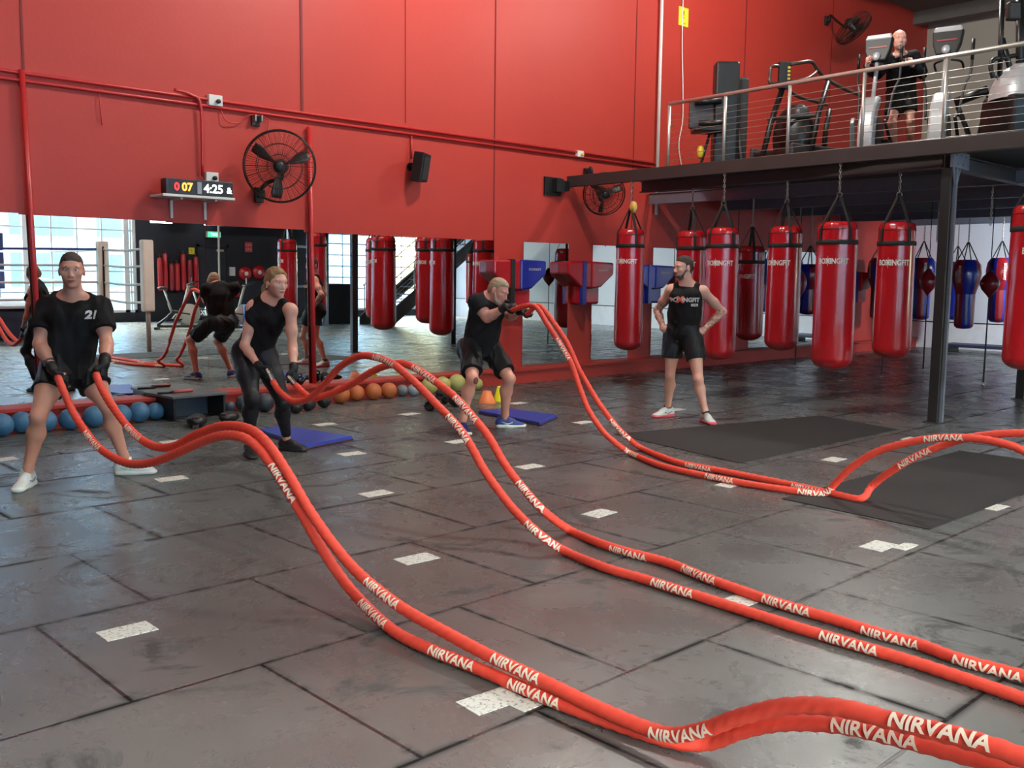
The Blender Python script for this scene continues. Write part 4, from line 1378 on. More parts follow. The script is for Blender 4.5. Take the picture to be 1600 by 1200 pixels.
def folds(amp, seed, sc=26.0, stretch=(1, 1, 0.45)):
    rn = np.random.RandomState(seed)
    W_ = rn.normal(size=(7, 3)) * np.array(stretch) * sc
    ph = rn.uniform(0, 6.28, 7)
    def fn(ax):
        g = [ax[0][:, None, None], ax[1][None, :, None], ax[2][None, None, :]]
        o = 0
        for w_, p_ in zip(W_, ph):
            q = w_[0] * g[0] + w_[1] * g[1] + w_[2] * g[2] + p_
            o = o + np.sin(q + 1.3 * np.sin(q * 0.43 + p_))
        return np.clip(np.abs(o) / 3.5, 0, 1) * amp - amp * 0.5
    return fn

def skin_material(name, rgb, tattoos=None):
    m, nt, b = node_mat(name)
    P = nt.nodes.new('ShaderNodeNewGeometry').outputs['Position']
    c = srgb(rgb)
    red = (min(1, c[0] * 1.08), c[1] * 0.80, c[2] * 0.76)
    col = _mix(nt, _noise(nt, P, 9, 4, 0.6), c, red)
    if tattoos:
        tt = _ramp(nt, _noise(nt, P, 28, 4, 0.65, 1.5), [(0.50, (0, 0, 0)), (0.56, (1, 1, 1))])
        col = _mix(nt, _math(nt, 'MULTIPLY', tt, 0.72), col, (0.055, 0.062, 0.065))
    nt.links.new(col, b.inputs['Base Color'])
    b.inputs['Roughness'].default_value = 0.48
    b.inputs['Subsurface Weight'].default_value = 0.08
    b.inputs['Subsurface Radius'].default_value = (0.02, 0.008, 0.004)
    return m

def axes3(fwd, up=(0, 0, 1)):
    """columns: side (the figure's left is -x here: x is image-right when it faces us), forward, up"""
    f_ = unit(fwd)
    x = unit(np.cross(f_, np.asarray(up, float)))
    z = np.cross(x, f_)
    return np.stack([x, f_, z], 1)     # x = the person's right side

def head_shape(S, c, fwd, up=(0, 0, 1), s=1.0, brow=1.0, female=False):
    A = axes3(fwd, up)
    P = lambda x, y, z: np.asarray(c) + A @ (np.array([x, y, z]) * s)
    E = lambda x, y, z, r, k=0.02, sub=False: S.ell(P(x, y, z), np.array(r) * s, A, k, sub)
    E(0, -0.012, 0.035, (0.074, 0.094, 0.080))
    E(0, 0.020, -0.012, (0.064, 0.074, 0.080), 0.03)
    E(0, 0.038, -0.062, (0.050 if not female else 0.044, 0.050, 0.046), 0.03)
    E(0, 0.070, -0.098, (0.022, 0.018, 0.016), 0.025)
    E(0, 0.079, 0.026, (0.048, 0.014, 0.011), 0.014)
    for x in (-1, 1):
        E(x * 0.042, 0.062, -0.022, (0.022, 0.020, 0.018), 0.02)
        E(x * 0.030, 0.096, 0.006, (0.016, 0.014, 0.011), 0.0, True)
        S.ell(P(x * 0.030, 0.074, 0.006), np.array((0.015, 0.012, 0.011)) * s, A, 0.006)
        S.ell(P(x * 0.076, -0.008, -0.008), np.array((0.009, 0.019, 0.031)) * s, A, 0.006)
        S.ell(P(x * 0.011, 0.098, -0.036), np.array((0.009, 0.010, 0.008)) * s, A, 0.008)
    S.cone(P(0, 0.084, 0.014), P(0, 0.107, -0.030), 0.008 * s, 0.0115 * s, 0.010)
    S.ell(P(0, 0.090, -0.060), np.array((0.023, 0.009, 0.0045)) * s, A, 0.006)
    S.ell(P(0, 0.088, -0.071), np.array((0.020, 0.009, 0.0055)) * s, A, 0.006)
    S.ell(P(0, 0.100, -0.0655), np.array((0.022, 0.006, 0.0016)) * s, A, 0, True)
    return A, P

def hand_shape(S, wr, ydir, palm, thumb_side, curl=1.0, s=1.0, skin_only=True, grow=0.0, fingers=True, part=3):
    """wr: wrist; ydir: along the palm; palm: direction the palm faces; thumb_side: towards the thumb"""
    y = unit(ydir); z = unit(np.asarray(palm, float) - y * (np.asarray(palm, float) @ y)); x = unit(np.asarray(thumb_side, float) - y * (np.asarray(thumb_side, float) @ y) - z * (np.asarray(thumb_side, float) @ z))
    P = lambda a, b, c: np.asarray(wr) + (x * a + y * b + z * c) * s
    g = grow
    S.flat(P(0, -0.02, 0), P(0, 0.015, 0), x, (0.029 + g) * s, (0.021 + g) * s, (0.032 + g) * s, (0.019 + g) * s, 0.015)
    S.flat(P(0, 0.015, 0), P(0.0, 0.078, 0), x, (0.034 + g) * s, (0.017 + g) * s, (0.041 + g) * s, (0.0145 + g) * s, 0.012)
    if not fingers:
        return P
    lens = [(0.040, 0.024, 0.019), (0.044, 0.028, 0.020), (0.041, 0.026, 0.019), (0.033, 0.020, 0.017)]
    xs = [0.030, 0.0105, -0.0095, -0.029]
    ys = [0.082, 0.087, 0.083, 0.074]
    for i in range(4):
        a = P(xs[i], ys[i], 0.0)
        ang = 0.0
        b = a
        c_ = curl * (1 + 0.07 * i)
        for j, (L, da) in enumerate(zip(lens[i], (R(62), R(82), R(48)))):
            if j >= part:
                break
            ang += da * c_
            nb = b + (y * math.cos(ang) + z * math.sin(ang)) * L * s + x * (0.002 * (1.5 - i)) * s
            r0 = (0.0098, 0.0090, 0.0082)[j] + g
            S.cone(b, nb, r0 * s, (r0 - 0.0007) * s, 0.003)
            b = nb
    t0 = P(0.030, 0.022, 0.006)
    t1 = t0 + (x * 0.55 + y * 0.62 + z * (0.25 + 0.3 * curl)) / 1.0 * 0.040 * s
    t2 = t1 + (x * (0.35 - 0.65 * curl) + y * 0.55 + z * 0.65 * curl) * 0.034 * s
    t3 = t2 + (x * (0.2 - 0.9 * curl) + y * 0.30 + z * 0.45 * curl) * 0.026 * s
    S.cone(t0, t1, (0.0145 + g) * s, (0.012 + g) * s, 0.008)
    if part >= 2:
        S.cone(t1, t2, (0.0115 + g) * s, (0.0102 + g) * s, 0.003)
    if part >= 3:
        S.cone(t2, t3, 0.0102 * s, 0.0085 * s, 0.003)
    return P

def shoe(parent, ankle, toe, colours, s=1.0, name='shoe'):
    """ankle: joint above the heel; toe: ground direction. Upper as a part, sole and laces under it."""
    d = unit(np.array([toe[0], toe[1], 0.0])); side = np.array([-d[1], d[0], 0.0])
    g = np.array([ankle[0], ankle[1], 0.0])
    P = lambda x, y, z: g + (side * x + d * y) * s + np.array([0, 0, z * s])
    S = Sculpt(0.005, 0.02)
    zf = 0.012
    S.flat(P(0, -0.045, 0.045), P(0, 0.05, 0.042), side, 0.036 * s, 0.045 * s, 0.040 * s, 0.042 * s)
    S.flat(P(0, 0.05, 0.040), P(0.004, 0.165, 0.026), side, 0.042 * s, 0.044 * s, 0.043 * s, 0.026 * s, end=0.04)
    S.flat(P(0, -0.03, 0.06), P(0, -0.02, 0.098), side, 0.036 * s, 0.046 * s, 0.036 * s, 0.045 * s, cuts=[(P(0, 0, 0.100), (0, 0, 1))], k=0.02)
    S.cone(P(0, 0.0, 0.085), P(0, 0.075, 0.062), 0.024 * s, 0.026 * s, 0.03)
    for i_ in range(len(S.items)):
        it = S.items[i_]
        S.items[i_] = (it[0], it[1], it[2], it[3], it[4], tuple(it[5]) + ((P(0, 0, zf), (0, 0, -1)),))
    up = new_obj(name, S.mesh(), colours[0], parent)
    S = Sculpt(0.0045, 0.02)
    cu = [(P(0, 0, 0.036), (0, 0, 1)), (P(0, 0, 0.0), (0, 0, -1))]
    S.flat(P(0, -0.045, 0.018), P(0, 0.05, 0.018), side, 0.043 * s, 0.032 * s, 0.040 * s, 0.030 * s, cuts=cu)
    S.flat(P(0, 0.04, 0.018), P(0.004, 0.170, 0.018), side, 0.043 * s, 0.030 * s, 0.047 * s, 0.024 * s, cuts=cu, end=0.045)
    for i_ in range(len(S.items)):
        it = S.items[i_]
    sole = new_obj('sole', S.mesh(), colours[1], up)
    bm = bmesh.new()
    for i in range(4):
        q = 0.02 + i * 0.024
        z = 0.102 - i * 0.011
        tube(bm, [P(-0.024, q, z - 0.012), P(0, q + 0.004, z + 0.004), P(0.024, q, z - 0.012)], 0.0032 * s, 5)
    tube(bm, smooth_path([P(0, 0.01, 0.105), P(0.03, 0.0, 0.11), P(0.035, 0.03, 0.09)], 4), 0.003 * s, 5)
    tube(bm, smooth_path([P(0, 0.01, 0.105), P(-0.03, 0.01, 0.112), P(-0.036, 0.04, 0.088)], 4), 0.003 * s, 5)
    build('laces', bm, colours[2], up, smooth=True)
    bm = bmesh.new()
    for x in (-1, 1):
        prism(bm, [(-0.02, 0.045), (0.05, 0.05), (0.035, 0.062), (-0.005, 0.058)], 0, 0.002) if False else None
    bm.free()
    # flash along both flanks
    bm = bmesh.new()
    for x in (-1, 1):
        tube(bm, smooth_path([P(x * 0.037, -0.03, 0.058), P(x * 0.043, 0.03, 0.042), P(x * 0.043, 0.075, 0.055)], 4), 0.005 * s, 6)
    build('side_stripe', bm, colours[3], up, smooth=True)
    return up

def hair_part(parent, c, A, s, mat_, top=0.008, back=True, line=0.052, sides=0.0, beard=False, ponytail=None, name='hair', seed=1):
    """a cap of hair grown over the skull; front hairline at height line over the brow"""
    P = lambda x, y, z: np.asarray(c) + A @ (np.array([x, y, z]) * s)
    S = Sculpt(0.005, 0.008)
    # a skull cap cut by a tilted plane: above the brow in front, down to the nape behind, clear of the ears
    cap = (P(0, 0.070, line + 0.012), A @ np.array([0, 0.62, -0.785]))
    S.ell(P(0, -0.014, 0.036), np.array((0.0755, 0.096, 0.081 + top * 0.6)) * s, A, 0.008, cuts=[cap])
    S.ell(P(0, -0.002, 0.078), np.array((0.058, 0.074, 0.032 + top)) * s, A, 0.014, cuts=[(P(0, 0.066, 0.06), A @ np.array([0, 1.0, -0.25]))])
    S.ell(P(0, -0.040, -0.012), np.array((0.066, 0.062, 0.056)) * s, A, 0.02, cuts=[(P(0, -0.030, 0), A @ np.array([0, 1, -0.35]))])
    for x in (-1, 1):
        S.ell(P(x * 0.064, 0.012, 0.016), np.array((0.010, 0.014, 0.026)) * s, A, 0.01)
    if ponytail:
        S.cone(P(0, -0.085, 0.02), P(*ponytail[0]), 0.026 * s, 0.022 * s, 0.02)
        for a_, b_ in zip(ponytail, ponytail[1:]):
            S.cone(P(*a_), P(*b_), 0.021 * s, 0.014 * s, 0.01)
        for x in (-1, 1):
            S.flat(P(x * 0.060, 0.036, 0.060), P(x * 0.076, -0.030, 0.004), A[:, 2], 0.024 * s, 0.012 * s, 0.030 * s, 0.012 * s, 0.012)
    o = new_obj(name, S.mesh(folds(0.0035, seed, 150, (1, 0.3, 1))), mat_, parent)
    if beard:
        S = Sculpt(0.0045, 0.012)
        S.ell(P(0, 0.042, -0.075), np.array((0.052, 0.056, 0.042)) * s, A, 0.02, cuts=[(P(0, 0, -0.050), A @ np.array([0, 0.25, 1]))])
        for x in (-1, 1):
            S.cone(P(x * 0.068, 0.012, -0.02), P(x * 0.052, 0.045, -0.075), 0.009 * s, 0.012 * s, 0.012)
        S.cone(P(-0.022, 0.092, -0.054), P(0.022, 0.092, -0.054), 0.0055 * s, 0.0055 * s, 0.006)
        new_obj('beard', S.mesh(folds(0.003, seed + 3, 160)), beard, parent)
    return o

def face_parts(parent, c, A, s, brow_mat, iris=(70, 90, 110), lip=(176, 98, 88), squint=False):
    P = lambda x, y, z: Vector(np.asarray(c) + A @ (np.array([x, y, z]) * s))
    Am = Matrix([list(r_) for r_ in A]).to_4x4()
    for x in (-1, 1):
        bm = bmesh.new()
        sphere(bm, (0, 0, 0), (0.0125 * s, 0.009 * s, (0.0035 if squint else 0.0062) * s), 14, Matrix.Translation(P(x * 0.030, 0.0815, 0.005)) @ Am)
        e = build('eye', bm, mat('eye_white', (224, 218, 212), 0.25), parent, smooth=True)
        bm = bmesh.new()
        sphere(bm, (0, 0, 0), (0.0055 * s, 0.004 * s, (0.003 if squint else 0.0055) * s), 12, Matrix.Translation(P(x * 0.030, 0.0885, 0.005)) @ Am)
        build('iris', bm, mat('iris_%d_%d' % iris[:2], iris, 0.2), e, smooth=True)
        bm = tb([P(x * 0.013, 0.089, 0.022), P(x * 0.030, 0.0905, 0.029), P(x * 0.048, 0.079, 0.023)], [0.0030 * s, 0.0040 * s, 0.0022 * s], 6)
        build('eyebrow', bm, brow_mat, parent, smooth=True)
    bm = tb([P(-0.023, 0.091, -0.064), P(-0.009, 0.0985, -0.0615), P(0, 0.0985, -0.063), P(0.009, 0.0985, -0.0615), P(0.023, 0.091, -0.064)], [0.002 * s, 0.0045 * s, 0.004 * s, 0.0045 * s, 0.002 * s], 6)
    tube(bm, [P(-0.019, 0.092, -0.069), P(0, 0.0975, -0.0725), P(0.019, 0.092, -0.069)], [0.002 * s, 0.005 * s, 0.002 * s], 6)
    build('lips', bm, mat('lips_%d_%d' % lip[:2], lip, 0.45), parent, smooth=True)

def limb_body(S, J, fwd, sex='m', bulk=1.0, s=1.0):
    """torso, arms and legs over the joints J (world points); A is the figure's right side"""
    side = unit(J['shB'] - J['shA'])
    hs = unit(J['hpB'] - J['hpA'])
    pel = (J['hpA'] + J['hpB']) / 2
    chest = J['nk'] * 0.70 + pel * 0.30
    waist = J['nk'] * 0.36 + pel * 0.64
    up = unit(J['nk'] - pel)
    f_ = unit(np.cross(up, side)); f_ = f_ if f_ @ np.asarray(fwd) > 0 else -f_
    shw = np.linalg.norm(J['shB'] - J['shA']) / 2
    m_ = sex == 'm'
    b = bulk * s
    S.flat(pel - up * 0.02, waist, hs, (0.158 if m_ else 0.165) * b, (0.105 if m_ else 0.112) * b, (0.140 if m_ else 0.118) * b, (0.102 if m_ else 0.088) * b, 0.05)
    S.flat(waist, chest, side, (0.140 if m_ else 0.118) * b, (0.102 if m_ else 0.088) * b, max(0.14, shw * 0.92) * 1.0, (0.118 if m_ else 0.105) * b, 0.05)
    S.flat(chest, J['nk'] - up * 0.04, side, shw * 0.92, (0.116 if m_ else 0.10) * b, shw * 0.72, 0.075 * b, 0.05)
    for sgn in (-1, 1):
        if m_:
            S.ell(chest + side * sgn * 0.075 + f_ * 0.070 * b + up * 0.03, (0.07, 0.05, 0.055), None, 0.04)
        else:
            S.ell(chest + side * sgn * 0.070 + f_ * 0.085 * b - up * 0.01, (0.058, 0.055, 0.058), None, 0.03)
        S.ell(pel + hs * sgn * 0.075 - f_ * 0.058 - up * 0.06, np.array((0.080, 0.080, 0.085)) * b, None, 0.04)
    hb = J['hd']
    nb = hb + (J['nk'] - hb) * 0.35 - np.asarray(J['hf']) * 0.012
    S.cone(J['nk'] - up * 0.01, nb, (0.066 if m_ else 0.052) * s, (0.056 if m_ else 0.046) * s, 0.03)
    for q in 'AB':
        sh, el, wr = J['sh' + q], J['el' + q], J['wr' + q]
        a_ = 1.0 * bulk if m_ else 0.86
        S.cone(J['nk'] - up * 0.005, sh + up * 0.005, 0.050 * s * a_, 0.045 * s * a_, 0.05)
        S.ell(sh, np.array((0.064, 0.064, 0.064)) * s * a_, None, 0.03)
        S.cone(sh, sh * 0.45 + el * 0.55, 0.054 * s * a_, 0.050 * s * a_, 0.03)
        S.cone(sh * 0.45 + el * 0.55, el, 0.050 * s * a_, 0.039 * s * a_, 0.03)
        mid = el * 0.70 + wr * 0.30
        S.cone(el, mid, 0.040 * s * a_, 0.044 * s * a_, 0.03)
        S.cone(mid, wr, 0.043 * s * a_, 0.027 * s * a_, 0.02)
        hp, kn, an = J['hp' + q], J['kn' + q], J['an' + q]
        l_ = 1.0 * bulk if m_ else 1.0
        S.cone(hp, hp * 0.5 + kn * 0.5, 0.092 * s * l_, 0.078 * s * l_, 0.04)
        S.cone(hp * 0.5 + kn * 0.5, kn, 0.078 * s * l_, 0.050 * s * l_, 0.03)
        kf = unit(np.cross(np.cross(hp - kn, an - kn), (hp + an) / 2 - kn)) if False else None
        fr = np.asarray(J.get('lf' + q, fwd), float)
        S.ell(kn + fr * 0.016, np.array((0.040, 0.040, 0.044)) * s * l_, None, 0.025)
        ca = kn * 0.70 + an * 0.30 - fr * 0.022
        S.cone(kn, ca, 0.046 * s * l_, 0.056 * s * l_, 0.025)
        S.cone(ca, an * 0.88 + kn * 0.12, 0.054 * s * l_, 0.033 * s * l_, 0.03)
        S.cone(an * 0.88 + kn * 0.12, an, 0.033 * s * l_, 0.036 * s * l_, 0.02)
        # the foot fills the shoe
        tf = np.asarray(J['tf' + q], float)
        S.flat(an + np.array([0, 0, -0.04]) - tf * 0.02, an + tf * 0.12 + np.array([0, 0, -0.062]), np.array([-tf[1], tf[0], 0]), 0.030 * s, 0.030 * s, 0.034 * s, 0.016 * s, 0.02)
    return dict(side=side, hs=hs, pel=pel, chest=chest, waist=waist, up=up, f=f_, shw=shw)

def shirt(parent, J, T, material, name='tshirt', sleeves=0.6, hem=0.05, sex='m', bulk=1.0, s=1.0, seed=1, neck=0.07, strap=False, loose=1.0, pel_k=1.0):
    S = Sculpt(0.006, 0.04)
    side, hs, pel, chest, waist, up, f_, shw = (T[k] for k in ('side', 'hs', 'pel', 'chest', 'waist', 'up', 'f', 'shw'))
    m_ = sex == 'm'; b = bulk * s
    g = 0.016 * loose
    cutn = (J['nk'] + up * (neck - 0.045), up * 0.9 + f_ * 0.75)
    cuth = (pel - up * hem, -up)
    S.flat(pel - up * (hem + 0.06), waist, hs, ((0.162 if m_ else 0.150) + g) * b * pel_k, ((0.118 if m_ else 0.118) + g) * b * pel_k, ((0.148 if m_ else 0.120) + g) * b, ((0.112 if m_ else 0.092) + g) * b, 0.04, cuts=[cuth])
    S.flat(waist, chest, side, ((0.148 if m_ else 0.120) + g) * b, ((0.112 if m_ else 0.092) + g) * b, max(0.14, shw * 0.92) + g, ((0.120 if m_ else 0.108) + g) * b, 0.04)
    tuck = 0.74 if strap else 0.80
    S.flat(chest, J['nk'] - up * 0.035, side, shw * (0.86 if strap else 0.95) + g, (0.122 * b if m_ else 0.105 * b) + g * 0.7, shw * tuck, 0.088 * b, 0.04, cuts=[cutn])
    for sgn in (-1, 1):
        if m_:
            S.ell(chest + side * sgn * 0.075 + f_ * 0.074 * b + up * 0.03, (0.075, 0.06, 0.06), None, 0.04)
        else:
            S.ell(chest + side * sgn * 0.068 + f_ * 0.088 * b - up * 0.01, (0.064, 0.064, 0.066), None, 0.03)
    for q, sg in (('A', -1), ('B', 1)):
        sh, el = J['sh' + q], J['el' + q]
        a_ = bulk if m_ else 0.86
        if strap:
            mid_ = J['nk'] * 0.42 + sh * 0.58
            S.flat(mid_ + up * 0.012, mid_ - up * 0.13 - side * sg * 0.005, side, 0.046 * s, 0.066 * s * a_, 0.062 * s, 0.100 * s * a_, 0.02)
        else:
            S.cone(J['nk'] + side * sg * 0.03 - up * 0.005, sh + up * 0.004, 0.054 * s * a_, 0.058 * s * a_, 0.04, cuts=[cutn])
            e = sh + (el - sh) * sleeves
            ax = unit(el - sh)
            S.cone(sh, e + ax * 0.06, (0.072 + 0.3 * g) * s * a_, (0.070 + 0.6 * g) * s * a_, 0.03, cuts=[(e, ax)])
    return new_obj(name, S.mesh(folds(0.013, seed, 22)), material, parent)

def shorts(parent, J, T, material, hem=0.55, seed=5, s=1.0, bulk=1.0, flare=1.0, waist_h=0.10, name='shorts'):
    S = Sculpt(0.006, 0.035)
    hs, pel, up = T['hs'], T['pel'], T['up']
    S.flat(pel + up * 0.02, pel + up * (waist_h + 0.06), hs, 0.170 * s * bulk, 0.128 * s * bulk, 0.150 * s * bulk, 0.115 * s * bulk, 0.04, cuts=[(pel + up * waist_h, up)])
    for sgn in (-1, 1):
        S.ell(pel + hs * sgn * 0.075 - T['f'] * 0.066 - up * 0.058, np.array((0.106, 0.104, 0.112)) * s * bulk, None, 0.05)
    for q in 'AB':
        hp, kn = J['hp' + q], J['kn' + q]
        ax = unit(kn - hp)
        e = hp + (kn - hp) * hem
        S.cone(hp, e + ax * 0.06, 0.103 * s * bulk, 0.100 * s * bulk * flare, 0.035, cuts=[(e, ax)])
    return new_obj(name, S.mesh(folds(0.015, seed, 24)), material, parent)

def glove(parent, wr, el, ydir, palm, thumb, curl, s, material, cuff=0.05, seed=2):
    S = Sculpt(0.0045, 0.01)
    hand_shape(S, wr, ydir, palm, thumb, curl, s, grow=0.0045, part=2)
    ax = unit(np.asarray(el) - np.asarray(wr))
    S.cone(np.asarray(wr) - ax * 0.01, np.asarray(wr) + ax * (cuff + 0.03), 0.034 * s, 0.037 * s, 0.01, cuts=[(np.asarray(wr) + ax * cuff, ax)])
    o = new_obj('glove', S.mesh(), material, parent)
    bm = bmesh.new()
    w1 = np.asarray(wr) + ax * cuff * 0.45
    n_ = Vector(ax)
    ref = n_.orthogonal().normalized(); b2 = n_.cross(ref)
    for dz in (-0.012, 0.012):
        tube(bm, [Vector(w1) + n_ * dz + (ref * math.cos(2 * math.pi * k / 20) + b2 * math.sin(2 * math.pi * k / 20)) * 0.0365 * s for k in range(20)], 0.0022, 5, closed=True)
    build('wrist_strap', bm, mat('glove_seam', (44, 42, 44), 0.6), o, smooth=True)
    return o

def print_on(parent, target, s, size, centre, right, up_, ndir, material, name='chest_print', bold=0.0, star=None, geo=None):
    """lettering pressed on to a garment by casting each corner on to the cloth"""
    me = target.data
    bvh = BVHTree.FromPolygons([v.co for v in me.vertices], [list(p_.vertices) for p_ in me.polygons])
    c, r_, u_, n_ = Vector(centre), Vector(right).normalized(), Vector(up_).normalized(), Vector(ndir).normalized()
    bm = bmesh.new()
    g = geo or text_geometry(s, size, bold=bold, cuts_x=8, cuts_y=2)
    def put(v):
        p_ = c + r_ * v.x + u_ * v.y + n_ * 0.3
        hit = bvh.ray_cast(p_, -n_, 1.0)[0]
        return (hit if hit is not None else c) + n_ * 0.0035
    letters(bm, g, put)
    return build(name, bm, material, parent)
# ================================================================== the people
A3 = lambda v: np.array([v.x, v.y, v.z])
def joints(tab, feet):
    J = {}
    for k_, q in tab.items():
        J[k_] = A3(at_depth(*q))
    for k_, q in feet.items():
        g = on_ground(*q)
        J[k_] = np.array([g.x, g.y, 0.09])
    return J

M_TEE = mat('black_cotton', (21, 20, 21), 0.85, 0, 0.25, var=0.25, scale=9, bump=0.15, bscale=500)
M_TEE2 = mat('charcoal_cotton', (27, 26, 27), 0.85, 0, 0.25, var=0.25, scale=9, bump=0.15, bscale=500)
M_SHORT = mat('black_sports_nylon', (15, 15, 17), 0.6, 0, 0.35, var=0.2)
M_GLOVE = mat('black_glove', (18, 18, 20), 0.6, 0, 0.4)
M_LEG = mat('black_leggings', (20, 19, 25), 0.55, 0, 0.4)
W_SHOE = mat('white_mesh_shoe', (206, 210, 206), 0.6, var=0.1, scale=40)
SKIN1 = skin_material('tanned_skin', (205, 152, 128))
SKIN2 = skin_material('fair_skin', (222, 172, 148))
SKIN3 = skin_material('ruddy_skin', (216, 160, 138))
SKIN4 = skin_material('light_skin', (218, 170, 148))
SKIN4T = skin_material('tattooed_skin', (214, 166, 144), True)
# the flat cuts of the people's garments and hands are all worked out from the joints below

def person(label, J, fwd, head_fwd, head_up, skin, hs=1.0, s=1.0, sex='m', bulk=1.0, hands=(), tattoo=None):
    S = Sculpt(0.006, 0.03)
    J['hf'] = unit(head_fwd)
    T = limb_body(S, J, unit(fwd), sex, bulk, s)
    A, P = head_shape(S, J['hd'], head_fwd, head_up, hs, female=(sex == 'f'))
    grips = [hand_shape(S, *h_) for h_ in hands]
    me = S.mesh()
    o = new_obj('person', me, skin)
    if tattoo:
        me.materials.append(SKIN4T)
        co = np.empty(len(me.vertices) * 3); me.vertices.foreach_get('co', co); co = co.reshape(-1, 3)
        lp = np.empty(len(me.loops), dtype=np.int32); me.loops.foreach_get('vertex_index', lp)
        cen = co[lp.reshape(-1, 4)].mean(1)
        idx = np.zeros(len(cen), dtype=np.int32)
        for a_, b_, r_ in tattoo:
            ba = b_ - a_; t = np.clip(((cen - a_) @ ba) / (ba @ ba), 0, 1)
            d = np.linalg.norm(cen - a_ - t[:, None] * ba, axis=1)
            idx[(d < r_) & (t > 0.02) & (t < 0.98)] = 1
        me.polygons.foreach_set('material_index', idx)
    tag(o, label, 'person')
    return o, T, A, P, grips

GRIP = {}
down = np.array([0, 0, -1.0]); fh_ = A3(_fh); r_ = A3(_r0)
# ---- man in the black t-shirt, far left
J = joints({'knA': (60, 650, 6.37), 'knB': (171, 640, 6.74), 'hpA': (89, 572, 6.66), 'hpB': (129, 572, 6.84), 'nk': (114, 466, 6.72), 'shA': (73, 481, 6.72), 'shB': (156, 480, 6.76),
            'elA': (62, 538, 6.60), 'elB': (167, 538, 6.64), 'wrA': (83, 577, 6.44), 'wrB': (163, 568, 6.44), 'hd': (112, 423, 6.64)}, {'anA': (44, 760), 'anB': (197, 741)})
J['tfA'] = unit([-0.62, -0.78, 0]); J['tfB'] = unit([0.80, -0.60, 0]); J['lfA'] = unit([-0.6, -0.8, 0]); J['lfB'] = unit([0.2, -1, 0])
yA = unit(r_ * 0.55 + down * 0.9 - fh_ * 0.15); yB = unit(r_ * 0.0 + down - fh_ * 0.25)
hA = (J['wrA'], yA, r_ * 0.8 + down * -0.3, -fh_ * 0.8 + down * 0.2, 1.05)
hB = (J['wrB'], yB, -r_, -fh_ * 0.9 + r_ * 0.2 + down * 0.2, 1.05)
o, T, A, P, G = person('man in a black tee at far left, feet wide apart, holding the nearest ropes', J, (-0.4, -0.9, 0), -fh_ * 0.92 + r_ * 0.36 + down * 0.02, (0, 0, 1), SKIN1, hs=1.0, hands=(hA, hB))
GRIP['near'] = (G[0], G[1])
hr = mat('short_brown_hair', (66, 50, 40), 0.7, bump=0.5, bscale=250)
hair_part(o, J['hd'], A, 1.0, hr, 0.010, seed=2)
face_parts(o, J['hd'], A, 1.0, hr)
S = Sculpt(0.0045, 0.01)
S.ell(P(0, 0.042, -0.075), (0.051, 0.053, 0.041), A, 0.02, cuts=[(P(0, 0, -0.080), A @ np.array([0, 0.1, 1]))])
ts = shirt(o, J, T, M_TEE, sleeves=0.62, hem=0.07, seed=11, loose=1.25)
print_on(o, ts, '21', 0.075, at_depth(138, 492, 6.6), T['side'], T['up'], -fh_, M_PRINT, bold=0.004)
shorts(o, J, T, M_SHORT, hem=0.50, seed=12, flare=1.08)
for h_, w, e in ((hA, 'wrA', 'elA'), (hB, 'wrB', 'elB')):
    glove(o, J[w], J[e], h_[1], h_[2], h_[3], h_[4], 1.0, M_GLOVE, cuff=0.05 if w == 'wrA' else 0.085)
ax = unit(J['elA'] - J['wrA']); c = Vector(J['wrA'] + ax * 0.072)
bm = bmesh.new(); n_ = Vector(ax); rf = n_.orthogonal().normalized(); b2 = n_.cross(rf)
tube(bm, [c + (rf * math.cos(2 * math.pi * k / 20) + b2 * math.sin(2 * math.pi * k / 20)) * 0.033 for k in range(20)], 0.008, 8, closed=True)
wt = build('wrist_watch', bm, mat('watch_strap', (60, 60, 60), 0.5), o, smooth=True)
fc = c + Vector(-fh_) * 0.036 + Vector(-r_) * 0.006
build('watch_face', bx((-0.019, -0.006, -0.022), (0.019, 0.006, 0.022), facing(-fh_ - r_ * 0.3, fc)), mat('watch_case', (150, 146, 140), 0.3, 0.6), wt, bevel=0.004)
MINT = mat('mint_knit', (176, 214, 200), 0.6)
shoe(o, J['anA'], J['tfA'], (W_SHOE, mat('pale_sole', (222, 224, 216), 0.5), W_SHOE, mat('grey_stripe', (110, 108, 120), 0.5)), 1.0)
shoe(o, J['anB'], J['tfB'], (W_SHOE, mat('pale_sole', (222, 224, 216), 0.5), W_SHOE, mat('mint_stripe', (150, 208, 186), 0.5)), 1.0)
for q in 'AB':
    bm = tb([J['an' + q] + np.array([0, 0, 0.0]), J['an' + q] + np.array([0, 0, 0.035])], 0.041, 16)
    build('sock', bm, MINT if q == 'A' else mat('white_sock', (216, 214, 210), 0.8), o, smooth=True)

# ---- woman with the ponytail
J = joints({'knA': (394, 622, 7.50), 'knB': (442, 628, 7.68), 'hpA': (381, 551, 7.74), 'hpB': (412, 551, 7.76), 'nk': (427, 467, 7.60), 'shA': (397, 481, 7.63), 'shB': (454, 485, 7.52),
            'elA': (382, 540, 7.58), 'elB': (457, 543, 7.48), 'wrA': (405, 573, 7.42), 'wrB': (459, 575, 7.34), 'hd': (431, 441, 7.53)}, {'anA': (389, 712), 'anB': (448, 703)})
J['tfA'] = unit([-0.35, -0.94, 0]); J['tfB'] = unit([0.35, -0.94, 0]); J['lfA'] = unit([-0.2, -1, 0]); J['lfB'] = unit([0.1, -1, 0])
yA = unit(r_ * 0.6 + down * 0.8 - fh_ * 0.2); yB = unit(r_ * 0.15 + down - fh_ * 0.2)
hA = (J['wrA'], yA, r_ * 0.7 + fh_ * 0.3, -fh_ * 0.6 + r_ * 0.5 + down * 0.5, 1.05, 0.9)
